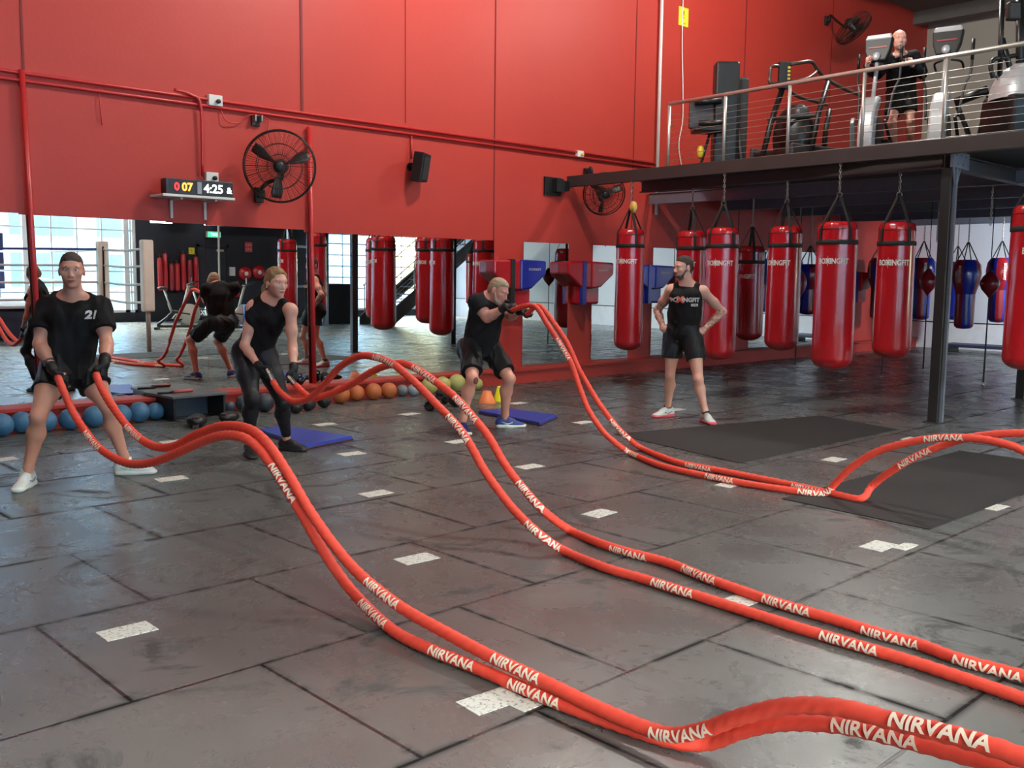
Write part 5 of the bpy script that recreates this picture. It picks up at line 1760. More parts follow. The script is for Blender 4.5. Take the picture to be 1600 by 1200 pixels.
hB = (J['wrB'], yB, -r_ + fh_ * 0.2, -fh_ * 0.6 + r_ * 0.5 + down * 0.4, 1.05, 0.9)
o, T, A, P, G = person('woman with a ponytail in a black sleeveless top and leggings, holding the middle ropes', J, (-0.05, -1, 0), -fh_ * 0.62 + r_ * 0.74 + down * 0.12, (0, 0, 1), SKIN2, hs=0.95, s=0.95, sex='f', bulk=1.0, hands=(hA, hB))
GRIP['middle'] = (G[0], G[1])
hr = mat('dark_blond_hair', (142, 108, 70), 0.55, bump=0.6, bscale=220)
hair_part(o, J['hd'], A, 0.95, hr, 0.010, sides=1, line=0.068, ponytail=[(0, -0.115, 0.0), (0.01, -0.135, -0.06), (0.02, -0.14, -0.13)], seed=7)
face_parts(o, J['hd'], A, 0.95, mat('brown_brow', (120, 88, 62), 0.7), lip=(186, 104, 96))
shirt(o, J, T, mat('black_tank', (18, 17, 19), 0.8, 0, 0.25), name='tank_top', hem=0.0, sex='f', s=0.95, strap=True, seed=21, neck=0.075, loose=0.7)
# leggings: the legs again, one skin larger
S = Sculpt(0.006, 0.035)
hs, pel, up = T['hs'], T['pel'], T['up']
S.flat(pel + up * 0.0, pel + up * 0.12, hs, 0.166, 0.118, 0.132, 0.100, cuts=[(pel + up * 0.13, up)])
for sg in (-1, 1):
    S.ell(pel + hs * sg * 0.075 - T['f'] * 0.070 - up * 0.055, (0.096, 0.094, 0.098), None, 0.04)
for q in 'AB':
    hp, kn, an = J['hp' + q], J['kn' + q], J['an' + q]
    S.cone(hp, hp * 0.5 + kn * 0.5, 0.096, 0.082); S.cone(hp * 0.5 + kn * 0.5, kn, 0.082, 0.056)
    S.ell(kn + J['lf' + q] * 0.016, (0.051, 0.051, 0.055))
    ca = kn * 0.70 + an * 0.30 - J['lf' + q] * 0.020
    e = an * 0.88 + kn * 0.12
    ax = unit(an - kn)
    S.cone(kn, ca, 0.052, 0.059); S.cone(ca, e + ax * 0.02, 0.057, 0.037, cuts=[(e + ax * 0.0, ax)])
new_obj('leggings', S.mesh(folds(0.004, 31, 40)), M_LEG, o)
for h_, w, e in ((hA, 'wrA', 'elA'), (hB, 'wrB', 'elB')):
    glove(o, J[w], J[e], h_[1], h_[2], h_[3], h_[4], 0.9, M_GLOVE, cuff=0.035)
BLK = mat('black_shoe_mesh', (24, 24, 26), 0.6, 0, 0.4)
for q in 'AB':
    shoe(o, J['an' + q], J['tf' + q], (BLK, mat('black_sole', (30, 30, 31), 0.6), BLK, mat('dark_stripe', (44, 44, 48), 0.4)), 0.92)
bm = bmesh.new(); sphere(bm, P(-0.079 * 0 + 0.080, -0.008, -0.040), 0.006, 10); build('earring', bm, mat('pearl', (230, 226, 216), 0.2), o, smooth=True)

# ---- grey-haired man bending to the ropes
J = joints({'knA': (738, 592, 8.84), 'knB': (796, 592, 9.10), 'hpA': (735, 541, 9.20), 'hpB': (764, 540, 9.36), 'nk': (764, 466, 9.18), 'shA': (745, 472, 9.08), 'shB': (775, 468, 9.40),
            'elA': (761, 497, 9.02), 'elB': (797, 494, 9.20), 'wrA': (789, 480, 8.93), 'wrB': (814, 485, 9.00), 'hd': (778, 455, 9.10)}, {'anA': (722, 676), 'anB': (788, 668)})
J['tfA'] = unit([-0.45, -0.9, 0]); J['tfB'] = unit([0.80, -0.60, 0]); J['lfA'] = unit([-0.1, -1, 0]); J['lfB'] = unit([0.1, -1, 0])
yA = unit(r_ * 0.9 - fh_ * 0.3 + down * -0.2); yB = unit(r_ * 0.9 - fh_ * 0.35 + down * 0.05)
hA = (J['wrA'], yA, down * 0.9 + fh_ * 0.3, -fh_ * 0.8 + r_ * 0.3, 1.05)
hB = (J['wrB'], yB, down * 0.9 - r_ * 0.1, -fh_ * 0.9 + r_ * 0.5, 1.05)
o, T, A, P, G = person('grey-haired bearded man in black bending forward, both fists raised on the far ropes', J, (0.1, -1, 0), -fh_ * 0.45 + r_ * 0.80 + down * 0.42, r_ * 0.35 + np.array([0, 0, 1]), SKIN3, hs=1.0, bulk=1.04, hands=(hA, hB))
GRIP['far'] = (G[0], G[1])
hr = mat('sandy_grey_hair', (170, 146, 116), 0.7, bump=0.5, bscale=220)
hair_part(o, J['hd'], A, 1.0, hr, 0.010, beard=mat('grey_beard', (188, 172, 158), 0.8), line=0.062, seed=9)
face_parts(o, J['hd'], A, 1.0, mat('pale_brow', (150, 124, 100), 0.8), squint=True)
shirt(o, J, T, M_TEE2, sleeves=0.52, hem=0.06, seed=33, bulk=1.05, loose=1.2)
shorts(o, J, T, M_SHORT, hem=0.80, seed=34, flare=0.92, bulk=1.02)
for h_, w, e in ((hA, 'wrA', 'elA'), (hB, 'wrB', 'elB')):
    glove(o, J[w], J[e], h_[1], h_[2], h_[3], h_[4], 1.0, M_GLOVE, cuff=0.055)
BLU = mat('blue_shoe_mesh', (34, 52, 120), 0.55, var=0.2, scale=30)
for q in 'AB':
    shoe(o, J['an' + q], J['tf' + q], (BLU, mat('pale_sole', (222, 224, 216), 0.5), mat('dark_lace', (20, 24, 60), 0.6), W_SHOE), 1.0)
c = Vector(J['knA'] + J['lfA'] * 0.052 + np.array([0, 0, -0.01]))
bm = bmesh.new(); sphere(bm, c, (0.028, 0.016, 0.034), 14); build('knee_patch', bm, mat('knee_tape', (120, 74, 62), 0.8), o, smooth=True)

# ---- trainer, hands on hips
J = joints({'knA': (1047, 586, 10.02), 'knB': (1091, 592, 9.74), 'hpA': (1053, 518, 10.02), 'hpB': (1081, 518, 9.90), 'nk': (1073, 445, 9.97), 'shA': (1049, 454, 10.02), 'shB': (1098, 456, 9.94),
            'elA': (1027, 485, 10.16), 'elB': (1129, 487, 10.02), 'wrA': (1037, 514, 10.02), 'wrB': (1096, 518, 9.86), 'hd': (1068, 419, 9.95)}, {'anA': (1043, 651), 'anB': (1102, 660)})
J['tfA'] = unit([-0.85, 0.15, 0]); J['tfB'] = unit([-0.55, -0.83, 0]); J['lfA'] = unit([-0.8, -0.3, 0]); J['lfB'] = unit([-0.6, -0.8, 0])
yA = unit(r_ * 0.8 + down * 0.35 - fh_ * 0.25); yB = unit(-r_ * 0.95 + down * 0.05 - fh_ * 0.1)
hA = (J['wrA'], yA, r_ * 0.2 + fh_ * 1.0, np.array([0, 0, 1.0]), 0.28)
hB = (J['wrB'], yB, fh_ * 1.0, np.array([0, 0, 1.0]), 0.28)
tat = [(J['elA'], J['wrA'], 0.062), (J['elB'], J['wrB'], 0.062), (J['shA'] * 0.5 + J['elA'] * 0.5, J['elA'], 0.06)]
o, T, A, P, G = person('trainer in a black singlet standing hands on hips, head turned left, tattooed forearms', J, (-0.75, -0.66, 0), -r_ * 0.93 - fh_ * 0.42 + down * 0.03, (0, 0, 1), SKIN4, hs=1.0, bulk=0.95, hands=(hA, hB), tattoo=tat)
hr = mat('cropped_dark_hair', (58, 42, 34), 0.75, bump=0.5, bscale=250)
hair_part(o, J['hd'], A, 1.0, hr, 0.012, beard=mat('dark_stubble', (96, 70, 58), 0.8), line=0.064, seed=12)
face_parts(o, J['hd'], A, 1.0, hr)
ts = shirt(o, J, T, mat('black_singlet', (17, 16, 17), 0.8, 0, 0.25), name='singlet', hem=0.04, strap=True, seed=41, neck=0.05, loose=1.0, bulk=0.97)
cl = at_depth(1070, 468.5, 9.8)
print_on(o, ts, 'BO', 0.060, cl - Vector(r_) * 0.100, r_, (0, 0, 1), -fh_, M_PRINT, bold=0.003)
print_on(o, ts, 'INGFIT', 0.058, cl + Vector(r_) * 0.066, r_, (0, 0, 1), -fh_, M_PRINT, bold=0.003)
print_on(o, ts, 'X', 0.082, cl - Vector(r_) * 0.040, r_, (0, 0, 1), -fh_, mat('coral_print', (232, 92, 66), 0.6), name='chest_print_cross', bold=0.006)
print_on(o, ts, 'BIZ/S', 0.034, cl + Vector(r_) * 0.105 - Vector((0, 0, 0.052)), r_, (0, 0, 1), -fh_, M_PRINT, bold=0.002)
sh_ = shorts(o, J, T, M_SHORT, hem=0.60, seed=42, flare=1.05, bulk=0.98)
PINK = mat('coral_sole', (222, 92, 104), 0.5)
for q in 'AB':
    shoe(o, J['an' + q], J['tf' + q], (W_SHOE, PINK, BLK, mat('grey_stripe', (110, 108, 120), 0.5)), 1.0)
    build('sock', tb([J['an' + q], J['an' + q] + np.array([0, 0, 0.03])], 0.041, 16), BLK, o, smooth=True)
# ================================================================== battle ropes
m_r, nt_, b_ = node_mat('coral_rope_sleeve')
P_ = nt_.nodes.new('ShaderNodeTexCoord').outputs['Object']
nt_.links.new(_mix(nt_, _noise(nt_, P_, 30, 3), srgb((222, 58, 42)), srgb((242, 84, 62))), b_.inputs['Base Color'])
b_.inputs['Roughness'].default_value = 0.62
bp_ = nt_.nodes.new('ShaderNodeBump'); bp_.inputs['Strength'].default_value = 0.25; bp_.inputs['Distance'].default_value = 0.002
nt_.links.new(_noise(nt_, P_, 600, 2), bp_.inputs['Height']); nt_.links.new(bp_.outputs['Normal'], b_.inputs['Normal'])
M_HANDLE = mat('black_rope_handle', (20, 20, 22), 0.45)
M_RPRINT = mat('cream_print', (246, 226, 206), 0.55, var=0.04)
ROPE_R = 0.0255

def dense(path, step=0.010):
    P = smooth_path(path, 10)
    out = [P[0]]
    acc = 0.0
    for a, b in zip(P, P[1:]):
        L = (b - a).length
        if L < 1e-9:
            continue
        t = step - acc
        while t <= L:
            out.append(a + (b - a) * (t / L)); t += step
        acc = L - (t - step)
    return out

def rope_frames(P, ref):
    """frames kept upright: u along, n the side that faces the camera and ceiling"""
    n = len(P); F_ = []
    for i in range(n):
        t = (P[min(i + 1, n - 1)] - P[max(i - 1, 0)]).normalized()
        n_ = (ref - t * ref.dot(t)).normalized()
        F_.append((t, n_, t.cross(n_)))
    return F_

def rope(label, grip, hand_out, pts, texts, hl=0.20):
    """pts: (px, py, plane) with plane an x coordinate for the part in the air or 'g' on the floor"""
    P3 = []
    gx = None
    for q in pts:
        if q[2] == 'g':
            v = on_ground(q[0], q[1], ROPE_R)
        else:
            v = on_x(q[0], q[1], q[2])
            if v.z < ROPE_R:
                v = on_ground(q[0], q[1], ROPE_R)
        P3.append(v)
    # on past the picture edge, down to the floor and away
    L_ = P3[-1]; d_ = P3[-1] - P3[-2]; d_.z = 0; d_.normalize()
    for dd_, kz in ((0.35, 0.75), (0.75, 0.25), (1.1, 0.0), (1.7, 0.0), (2.4, 0.0)):
        P3.append(Vector((L_.x + d_.x * dd_, L_.y + d_.y * dd_, ROPE_R + (L_.z - ROPE_R) * kz)))
    start = [Vector(grip(-0.045, 0.086, 0.024)), Vector(grip(0.0, 0.086, 0.024)), Vector(grip(0.05, 0.086, 0.024))]
    # fist first, then the free run of the rope
    full = smooth_path(start + P3, 12)
    D_ = dense(start + P3)
    nh = int(hl / 0.010)
    t = thing('battle_rope', label, 'rope', (0, 0, 0), group=None)
    fr = rope_frames(D_, Vector((-0.15, -0.45, 1)).normalized())
    bm = bmesh.new()
    seg = 20
    rings = []
    for i in range(nh - 1, len(D_)):
        t_, n_, b2 = fr[i]
        s_ = i * 0.010
        ring = []
        for k in range(seg):
            a = 2 * math.pi * k / seg
            rr = ROPE_R * (1 - 0.13 * abs(math.sin(1.5 * a + s_ * 62)) ** 1.0 + 0.02 * math.sin(9 * s_ + a))
            ring.append(bm.verts.new(D_[i] + (n_ * math.cos(a) + b2 * math.sin(a)) * rr))
        rings.append(ring)
    for a, b in zip(rings, rings[1:]):
        for k in range(seg):
            bm.faces.new((a[k], a[(k + 1) % seg], b[(k + 1) % seg], b[k]))
    bm.faces.new(list(reversed(rings[0]))); bm.faces.new(rings[-1])
    sl = build('sleeve', bm, m_r, t, smooth=True, angle=70)
    bm = bmesh.new()
    tube(bm, D_[:nh + 1], 0.0215, 14)
    hd = build('handle', bm, M_HANDLE, t, smooth=True)
    # lettering wrapped over the sleeve
    def at_len(s_):
        i = max(0, min(len(D_) - 2, int(s_ / 0.010)))
        f_ = s_ / 0.010 - i
        a, b = fr[i], fr[i + 1]
        return D_[i] * (1 - f_) + D_[i + 1] * f_, a[1], a[2], a[0]
    pix = [(800 + FOCAL * (p_ - EYE).dot(_r) / (p_ - EYE).dot(_f), 600 - FOCAL * (p_ - EYE).dot(_u) / (p_ - EYE).dot(_f)) for p_ in D_]
    geo = text_geometry('NIRVANA', 0.052, shear=0.12, bold=0.0016, cuts_x=14, cuts_y=7)
    for (tx, ty, roll) in texts:
        i = min(range(nh, len(D_)), key=lambda j: (pix[j][0] - tx) ** 2 + (pix[j][1] - ty) ** 2)
        s0 = i * 0.010
        view = (EYE - D_[i]).normalized()
        t_, n_, b2 = fr[i]
        a0 = math.atan2(view.dot(b2), view.dot(n_)) + roll
        bm = bmesh.new()
        def put(v, s0=s0, a0=a0):
            c, n1, b1, tt = at_len(s0 + v.x * 1.08)
            a = a0 - v.y / ROPE_R * 1.0
            return c + (n1 * math.cos(a) + b1 * math.sin(a)) * (ROPE_R * 1.03 + 0.0008)
        letters(bm, geo, put)
        build('lettering', bm, M_RPRINT, sl)
    bm = bmesh.new()
    view = (EYE - D_[nh // 2]).normalized(); t_, n_, b2 = fr[nh // 2]
    a0 = math.atan2(view.dot(b2), view.dot(n_))
    def puth(v):
        c, n1, b1, tt = at_len(hl * 0.72 + v.x)
        a = a0 - v.y / 0.0215
        return c + (n1 * math.cos(a) + b1 * math.sin(a)) * 0.0222
    letters(bm, text_geometry('NIRVANA', 0.026, bold=0.001, cuts_x=4, cuts_y=2), puth)
    build('lettering', bm, M_RPRINT, hd)
    return t

def gp(l):
    return [(x, y, 'g') for x, y in l]
def xp(l, X0, X1=None):
    X1 = X0 if X1 is None else X1
    n = max(1, len(l) - 1)
    return [(x, y, X0 + (X1 - X0) * i / n) for i, (x, y) in enumerate(l)]

XN = 2.33
hx0 = GRIP['near'][0](0.05, 0.086, 0.024)[0]; hx1 = GRIP['near'][1](0.05, 0.086, 0.024)[0]
rope('nearest battle rope, lower strand, held in the right hand of the leftmost man', GRIP['near'][0], None,
     xp([(112, 640), (132, 672), (160, 704), (200, 724), (240, 722), (285, 704), (305, 695), (340, 682), (368, 681), (389, 688), (412, 710), (437, 746), (470, 800), (505, 860), (550, 924), (610, 982)], hx0, XN + 0.03)
     + xp([(670, 1014), (740, 1042), (820, 1076), (875, 1099), (950, 1127), (1050, 1158)], XN + 0.03, XN + 0.08)
     + xp([(1110, 1160), (1160, 1142), (1225, 1130), (1310, 1133), (1400, 1152), (1500, 1178), (1600, 1210), (1720, 1262)], XN + 0.08, XN + 0.02),
     [(148, 692, 0.3), (445, 758, 0.0), (590, 960, 0.1), (710, 1030, 0.0), (840, 1084, 0.2), (1370, 1146, 0.1)], 0.10)
rope('nearest battle rope, upper strand, held in the left hand of the leftmost man', GRIP['near'][1], None,
     xp([(160, 610), (176, 636), (208, 676), (240, 697), (272, 697), (305, 680), (340, 667), (368, 666), (396, 674), (422, 698), (450, 740), (485, 800), (525, 856), (565, 900), (625, 948)], hx1, XN - 0.02)
     + xp([(700, 990), (775, 1030), (860, 1070), (950, 1113), (1040, 1147)], XN - 0.02, XN - 0.03)
     + xp([(1100, 1140), (1150, 1122), (1225, 1104), (1310, 1106), (1400, 1128), (1500, 1152), (1600, 1184), (1720, 1236)], XN - 0.03, XN - 0.06),
     [(212, 680, 0.3), (600, 930, 0.1), (810, 1046, 0.0), (1070, 1148, 0.2), (1470, 1143, -0.2)], 0.09)
hx0 = GRIP['middle'][0](0.05, 0.086, 0.024)[0]; hx1 = GRIP['middle'][1](0.05, 0.086, 0.024)[0]
rope('middle battle rope in the woman\'s right hand, nearer of the middle pair', GRIP['middle'][0], None,
     xp([(430, 602), (440, 615), (457, 627), (478, 625), (496, 612), (514, 592), (529, 575), (547, 563), (566, 556), (590, 559), (614, 569), (632, 583), (656, 605), (680, 630), (704, 654), (722, 675), (737, 699), (760, 740), (800, 793), (840, 832)], hx0, 3.57)
     + gp([(880, 860), (940, 885), (1000, 903), (1050, 919), (1100, 934), (1200, 966), (1250, 982), (1325, 1004), (1400, 1026), (1475, 1050), (1600, 1092), (1740, 1142)]),
     [(603, 563, 0.2), (715, 672, 0.2), (848, 840, 0.0), (1052, 920, 0.0), (1330, 1005, 0.1)])
rope('middle battle rope in the woman\'s left hand, the farther of the middle pair', GRIP['middle'][1], None,
     xp([(472, 612), (488, 622), (508, 618), (530, 610), (554, 598), (575, 584), (599, 573), (626, 568), (650, 576), (680, 596), (704, 614), (722, 632), (740, 653), (764, 683), (790, 727), (820, 766), (850, 799)], hx1, 3.80)
     + gp([(890, 828), (930, 846), (975, 861), (1030, 875), (1065, 887), (1100, 902), (1165, 925), (1225, 945), (1300, 967), (1375, 990), (1435, 1006), (1500, 1030), (1600, 1057), (1740, 1097)]),
     [(665, 585, 0.2), (730, 640, 0.2), (828, 778, 0.0), (985, 862, 0.4), (1095, 900, 0.0), (1232, 947, 0.1), (1395, 997, 0.4), (1545, 1042, 0.4)])
hx0 = GRIP['far'][0](0.05, 0.086, 0.024)[0]; hx1 = GRIP['far'][1](0.05, 0.086, 0.024)[0]
rope('farthest battle rope pair, lower strand, held in the grey-haired man\'s right fist', GRIP['far'][0], None,
     xp([(834, 478), (855, 506), (879, 544), (893, 569), (906, 606), (920, 641), (942, 674), (962, 692)], hx0, 6.02)
     + gp([(985, 708), (1020, 723), (1050, 732), (1100, 743), (1175, 757), (1250, 768), (1288, 770)])
     + xp([(1308, 752), (1330, 731), (1370, 706), (1425, 690), (1475, 684), (1530, 686), (1575, 695), (1600, 705), (1660, 735)], 6.0, 5.95),
     [(880, 548, 0.2), (988, 712, 0.0), (1125, 749, 0.0), (1275, 772, 0.1), (1475, 684, 0.0)], 0.10)
rope('farthest battle rope pair, upper strand, held in the grey-haired man\'s left fist', GRIP['far'][1], None,
     xp([(842, 478), (862, 500), (886, 536), (904, 576), (921, 606), (940, 636), (962, 665), (980, 683)], hx1, 6.28)
     + gp([(1002, 700), (1040, 716), (1075, 726), (1150, 740), (1225, 755), (1300, 771), (1345, 779)])
     + xp([(1362, 760), (1390, 738), (1430, 714), (1475, 695), (1525, 682), (1600, 677), (1680, 690)], 6.1, 6.1),
     [(968, 672, 0.2), (1093, 729, 0.3), (1262, 763, 0.3), (1430, 714, 0.0)], 0.10)
# ================================================================== behind the photographer: what the mirrors show
# boxing ring corner
ring = thing('boxing_ring', 'boxing ring with white padded corner posts and ropes, seen in the mirror at far left', 'boxing ring', (0, 0, 0))
M_PAD = mat('cream_pad', (236, 233, 222), 0.55, bump=0.3, bscale=20)
M_RROPE = mat('ring_rope_white', (214, 216, 212), 0.5)
POSTS = [(7.05, 2.13), (7.02, 0.05), (2.2, -1.6), (7.4, -5.6)]
for i, (x, y) in enumerate(POSTS):
    pst = build('corner_post', tb([(x, y, 0), (x, y, 1.9)], 0.04, 14), M_WHITE, ring, smooth=True)
    if i < 2:
        bm = bx((x - 0.10, y - 0.09, 0.70), (x + 0.10, y + 0.09, 1.95)); build('corner_pad', bm, M_PAD, pst, bevel=0.03)
        if i == 1:
            build('pad_strap', bx((x - 0.03, y + 0.09, 0.9), (x + 0.0, y + 0.1, 1.85)), M_BLACK, pst)
for (a, b) in ((0, 1), (1, 2), (1, 3)):
    for k, z in enumerate((0.86, 1.18, 1.50, 1.80)):
        (x0, y0), (x1, y1) = POSTS[a], POSTS[b]
        m_ = (x0 + x1) / 2, (y0 + y1) / 2
        build('ring_rope', tb([(x0, y0, z), (m_[0], m_[1], z - 0.03), (x1, y1, z)], 0.022, 8, 5), [M_RROPE, M_RROPE, M_RROPE, mat('ring_rope_blue', (50, 70, 140), 0.5) if (a, b) == (1, 2) else M_RROPE][k], ring, smooth=True)
build('apron', bx((2.4, -6.6, 0.0), (7.2, -1.75, 0.62)), mat('navy_apron', (30, 34, 60), 0.6), ring, bevel=0.02)
build('canvas', bx((2.3, -6.7, 0.62), (7.3, -1.65, 0.68)), mat('grey_canvas', (190, 194, 198), 0.7), ring, bevel=0.02)

for x, y, w_, lab in ((5.2, -4.2, 0.5, 'dark blue banner hanging by the ring, wider of the two, seen mirrored'), (6.3, -4.6, 0.38, 'dark blue banner hanging by the ring, narrower of the two, seen mirrored')):
    t = thing('hanging_banner', lab, 'banner', (x, y, 0.95), 0.3)
    for k in range(3):
        build('panel', bx((-w_ / 2, -0.02, k * 0.42), (w_ / 2, 0.02, k * 0.42 + 0.38)), mat('banner_navy', (32, 40, 84), 0.6), t, bevel=0.01)
    build('cord', tb([(0, 0, 1.22), (0, 0, TOP - 0.95)], 0.008, 6), M_BLACK, t)
    for k in range(3):
        build('cord_loop', tb([(-w_ / 2 + 0.03, 0, k * 0.42 + 0.34), (-w_ / 2 + 0.03, 0, k * 0.42 + 0.46)], 0.006, 6), M_BLACK, t)

# dark wall: door, exit sign, light, notices
t = thing('exit_door', 'dark door with a closer under the green exit sign, seen in the mirror', 'door', (12.62, BACK, 0))
build('leaf', bx((-0.40, 0, 0.0), (0.40, 0.045, 2.04)), mat('dark_door', (34, 37, 46), 0.5), t, bevel=0.006)
bm = bx((-0.47, 0, 0), (-0.40, 0.07, 2.12)); box(bm, (0.40, 0, 0), (0.47, 0.07, 2.12)); box(bm, (-0.47, 0, 2.04), (0.47, 0.07, 2.12))
build('frame', bm, mat('door_frame', (26, 28, 35), 0.5), t)
build('closer', bx((0.08, 0.045, 1.93), (0.30, 0.10, 1.99)), M_STEEL, t, bevel=0.006)
build('handle', tb([(0.33, 0.05, 1.0), (0.33, 0.09, 1.0), (0.22, 0.09, 1.0)], 0.012, 8), M_STEEL, t)
t = thing('exit_sign', 'lit green and white exit sign above the dark door, seen in the mirror', 'sign', (12.62, BACK + 0.12, 2.40))
build('box', bx((-0.20, -0.12, -0.085), (0.20, 0.02, 0.085)), M_WHITE, t, bevel=0.006)
build('lit_panel', bx((-0.185, 0.02, -0.07), (0.185, 0.026, 0.07)), glow('exit_green', (70, 200, 150), 1.2), t)
bm = bmesh.new(); letters(bm, text_geometry('EXIT', 0.11, bold=0.003), lambda v: Vector((-v.x, 0.028, v.y)))
build('lettering', bm, glow('exit_white', (240, 250, 245), 1.5), t)
for x, lab in ((12.47, 'lit fluorescent batten above the exit door, seen in the mirror'), (10.95, 'lit fluorescent batten high on the dark wall beside the glazed front')):
    t = thing('fluorescent_batten', lab, 'lamp', (x, BACK + 0.5, 2.68))
    build('housing', bx((-0.32, -0.07, 0), (0.32, 0.07, 0.07)), M_WHITE, t, bevel=0.01)
    build('tube', tb([(-0.30, 0, -0.02), (0.30, 0, -0.02)], 0.028, 12), glow('tube_glow', (245, 250, 255), 9), t, smooth=True)
    build('stem', tb([(0, -0.5, 0.05), (0, -0.02, 0.05)], 0.015), M_DARK, t)
t = sign('yellow_notice', (11.92, 1.84), (12.09, 2.02), (232, 214, 50), 'small yellow notice left of the exit door, seen in the mirror', [('!', 0.13, 0.0)], (30, 30, 25), y=BACK, face=1)
t = sign('red_notice', (13.62, 1.94), (13.84, 2.22), (196, 66, 66), 'red notice on the dark wall beside the exit door, seen mirrored', [('= = =', 0.08, 0.06), ('= = =', 0.08, -0.06)], (240, 236, 230), y=BACK, face=1)
t = sign('paper_notice', (13.12, 1.25), (13.30, 1.50), (214, 220, 226), 'white paper notice beside the exit door, seen in the mirror', [], (60, 60, 60), y=BACK, face=1)
t = thing('fire_extinguisher', 'red fire extinguisher on the dark wall beside the exit door, seen in the mirror', 'extinguisher', (13.30, BACK + 0.1, 0.65))
bm = bmesh.new(); lathe(bm, [(0.06, 0), (0.07, 0.02), (0.07, 0.38), (0.03, 0.45)], 20); build('cylinder', bm, mat('extinguisher_red', (190, 24, 28), 0.3), t, smooth=True)
build('valve', bx((-0.03, -0.02, 0.44), (0.05, 0.02, 0.5)), M_BLACK, t); build('bracket', bx((-0.03, -0.1, 0.2), (0.03, -0.06, 0.26)), M_BLACK, t)
# pads for holding on the dark wall
for i, (x, z) in enumerate(((13.58, 1.32), (14.0, 1.36))):
    t = thing('round_shield', ['left of the two round red shields hung on the dark wall', 'right of the two round red shields hung on the dark wall'][i], 'pad', (x, BACK, z), group='round red shields')
    bm = bmesh.new(); lathe(bm, [(0.02, 0), (0.18, 0.0), (0.205, 0.05), (0.19, 0.11), (0.12, 0.15), (0.02, 0.155)], 28, Matrix.Rotation(R(-90), 4, 'X'))
    build('face', bm, M_VINYL, t, smooth=True)
    bm = bmesh.new(); lathe(bm, [(0.02, 0.158), (0.06, 0.156), (0.065, 0.15)], 20, Matrix.Rotation(R(-90), 4, 'X')); build('badge', bm, M_PRINT, t, smooth=True)
# row of narrow red bags against the dark wall
for i, x in enumerate((11.02, 11.18, 11.36, 11.52, 11.70, 11.88, 12.06)):
    hgt = (0.9, 1.02, 0.75, 0.75, 1.02, 0.86, 0.95)[i]
    t = thing('narrow_bag', ['leftmost', 'second', 'third', 'fourth', 'fifth', 'sixth', 'rightmost'][i] + ' in the row of narrow red bags on the dark wall, seen in the mirror', 'punch bag', (x, BACK + 0.14, 0.82), group='narrow red bags against the dark wall')
    bm = bmesh.new(); lathe(bm, [(0.02, 0), (0.06, 0.02), (0.075, 0.07), (0.075, hgt - 0.05), (0.055, hgt), (0.02, hgt + 0.01)], 20)
    build('body', bm, M_VINYL if i % 3 != 2 else M_VINYL_DARK, t, smooth=True)
    build('hook', tb([(0, 0, hgt), (0, 0, hgt + 0.08), (0, -0.14, hgt + 0.1)], 0.006, 6), M_CHROME, t)
bag('punch_bag', 14.75, BACK + 0.7, 1.30, 2.15, 0.15, 2.75, 'short red bag hanging alone before the dark wall, seen in the mirror above the woman', 2.6, group='short red bags behind the photographer')
struct(build('trim_20', bx((10.5, BACK, 2.75), (END, BACK + 1.2, 2.83)), mat('dark_deck', (44, 42, 42), 0.7)))
# pale steel post and the dark bulkhead with a light blue door frame
t = thing('slim_post', 'slim pale post before the dark wall, seen in the mirror beside the woman', 'post', (10.2, -1.65, 0))
build('tube', tb([(0, 0, 0), (0, 0, TOP)], 0.022, 10), M_WHITE, t, smooth=True); build('foot', bx((-0.06, -0.06, 0), (0.06, 0.06, 0.01)), M_WHITE, t)
t = thing('bulkhead', 'dark navy bulkhead under the stairs, seen in the mirror right of the woman', 'partition', (14.35, -3.8, 0))
build('panel', bx((0, -0.9, 0), (0.75, 0, 1.05)), M_NAVY, t)
build('cap_rail', bx((-0.02, -0.92, 1.05), (0.77, 0.02, 1.09)), M_DARK, t)
t = thing('door_frame', 'light blue-grey open gate frame seen in the mirror behind the trainer\'s reflection', 'gate', (12.75, -3.2, 0), R(-20))
M_LB = mat('light_blue_steel', (150, 168, 186), 0.4, 0.3)
bm = bx((0, 0, 0), (0.06, 0.06, 2.75)); box(bm, (1.35, 0, 0), (1.43, 0.08, 2.75)); build('uprights', bm, M_LB, t); t_ = t
for z in (0.05, 1.0, 2.02):
    build('crossbar', bx((0.06, 0.01, z), (1.35, 0.05, z + 0.06)), M_LB, t)
# staircase up to the mezzanine
t = thing('staircase', 'open staircase with wire-rope balustrade, seen in the mirror between the hanging bags', 'stairs', (15.2, -3.6, 0))
n_st = 13
for s_ in (0, 1.1):
    bm = bmesh.new()
    prism(bm, [(0, 0), (0.32, 0), (3.95, 2.62), (3.95, 2.83), (3.68, 2.83), (0, 0.22)], s_, s_ + 0.06)
    build('stringer', bm, M_DARK, t)
for i in range(n_st):
    build('tread', bx((0.18 + i * 0.285, 0.06, 0.19 + i * 0.205), (0.46 + i * 0.285, 1.1, 0.22 + i * 0.205)), mat('blue_grey_tread', (84, 96, 130), 0.5), t)
for s_ in (0.03, 1.13):
    build('handrail', tb([(0.1, s_, 1.05), (3.8, s_, 3.75)], 0.02, 10), M_STEEL, t, smooth=True)
    for i in range(5):
        build('post', tb([(0.15 + i * 0.88, s_, 0.1 + i * 0.64), (0.15 + i * 0.88, s_, 1.08 + i * 0.64)], 0.016, 8), M_STEEL, t, smooth=True)
    for k in range(7):
        build('wire', tb([(0.12, s_, 0.25 + k * 0.115), (3.8, s_, 2.95 + k * 0.115)], 0.004, 6), M_STEEL, t)

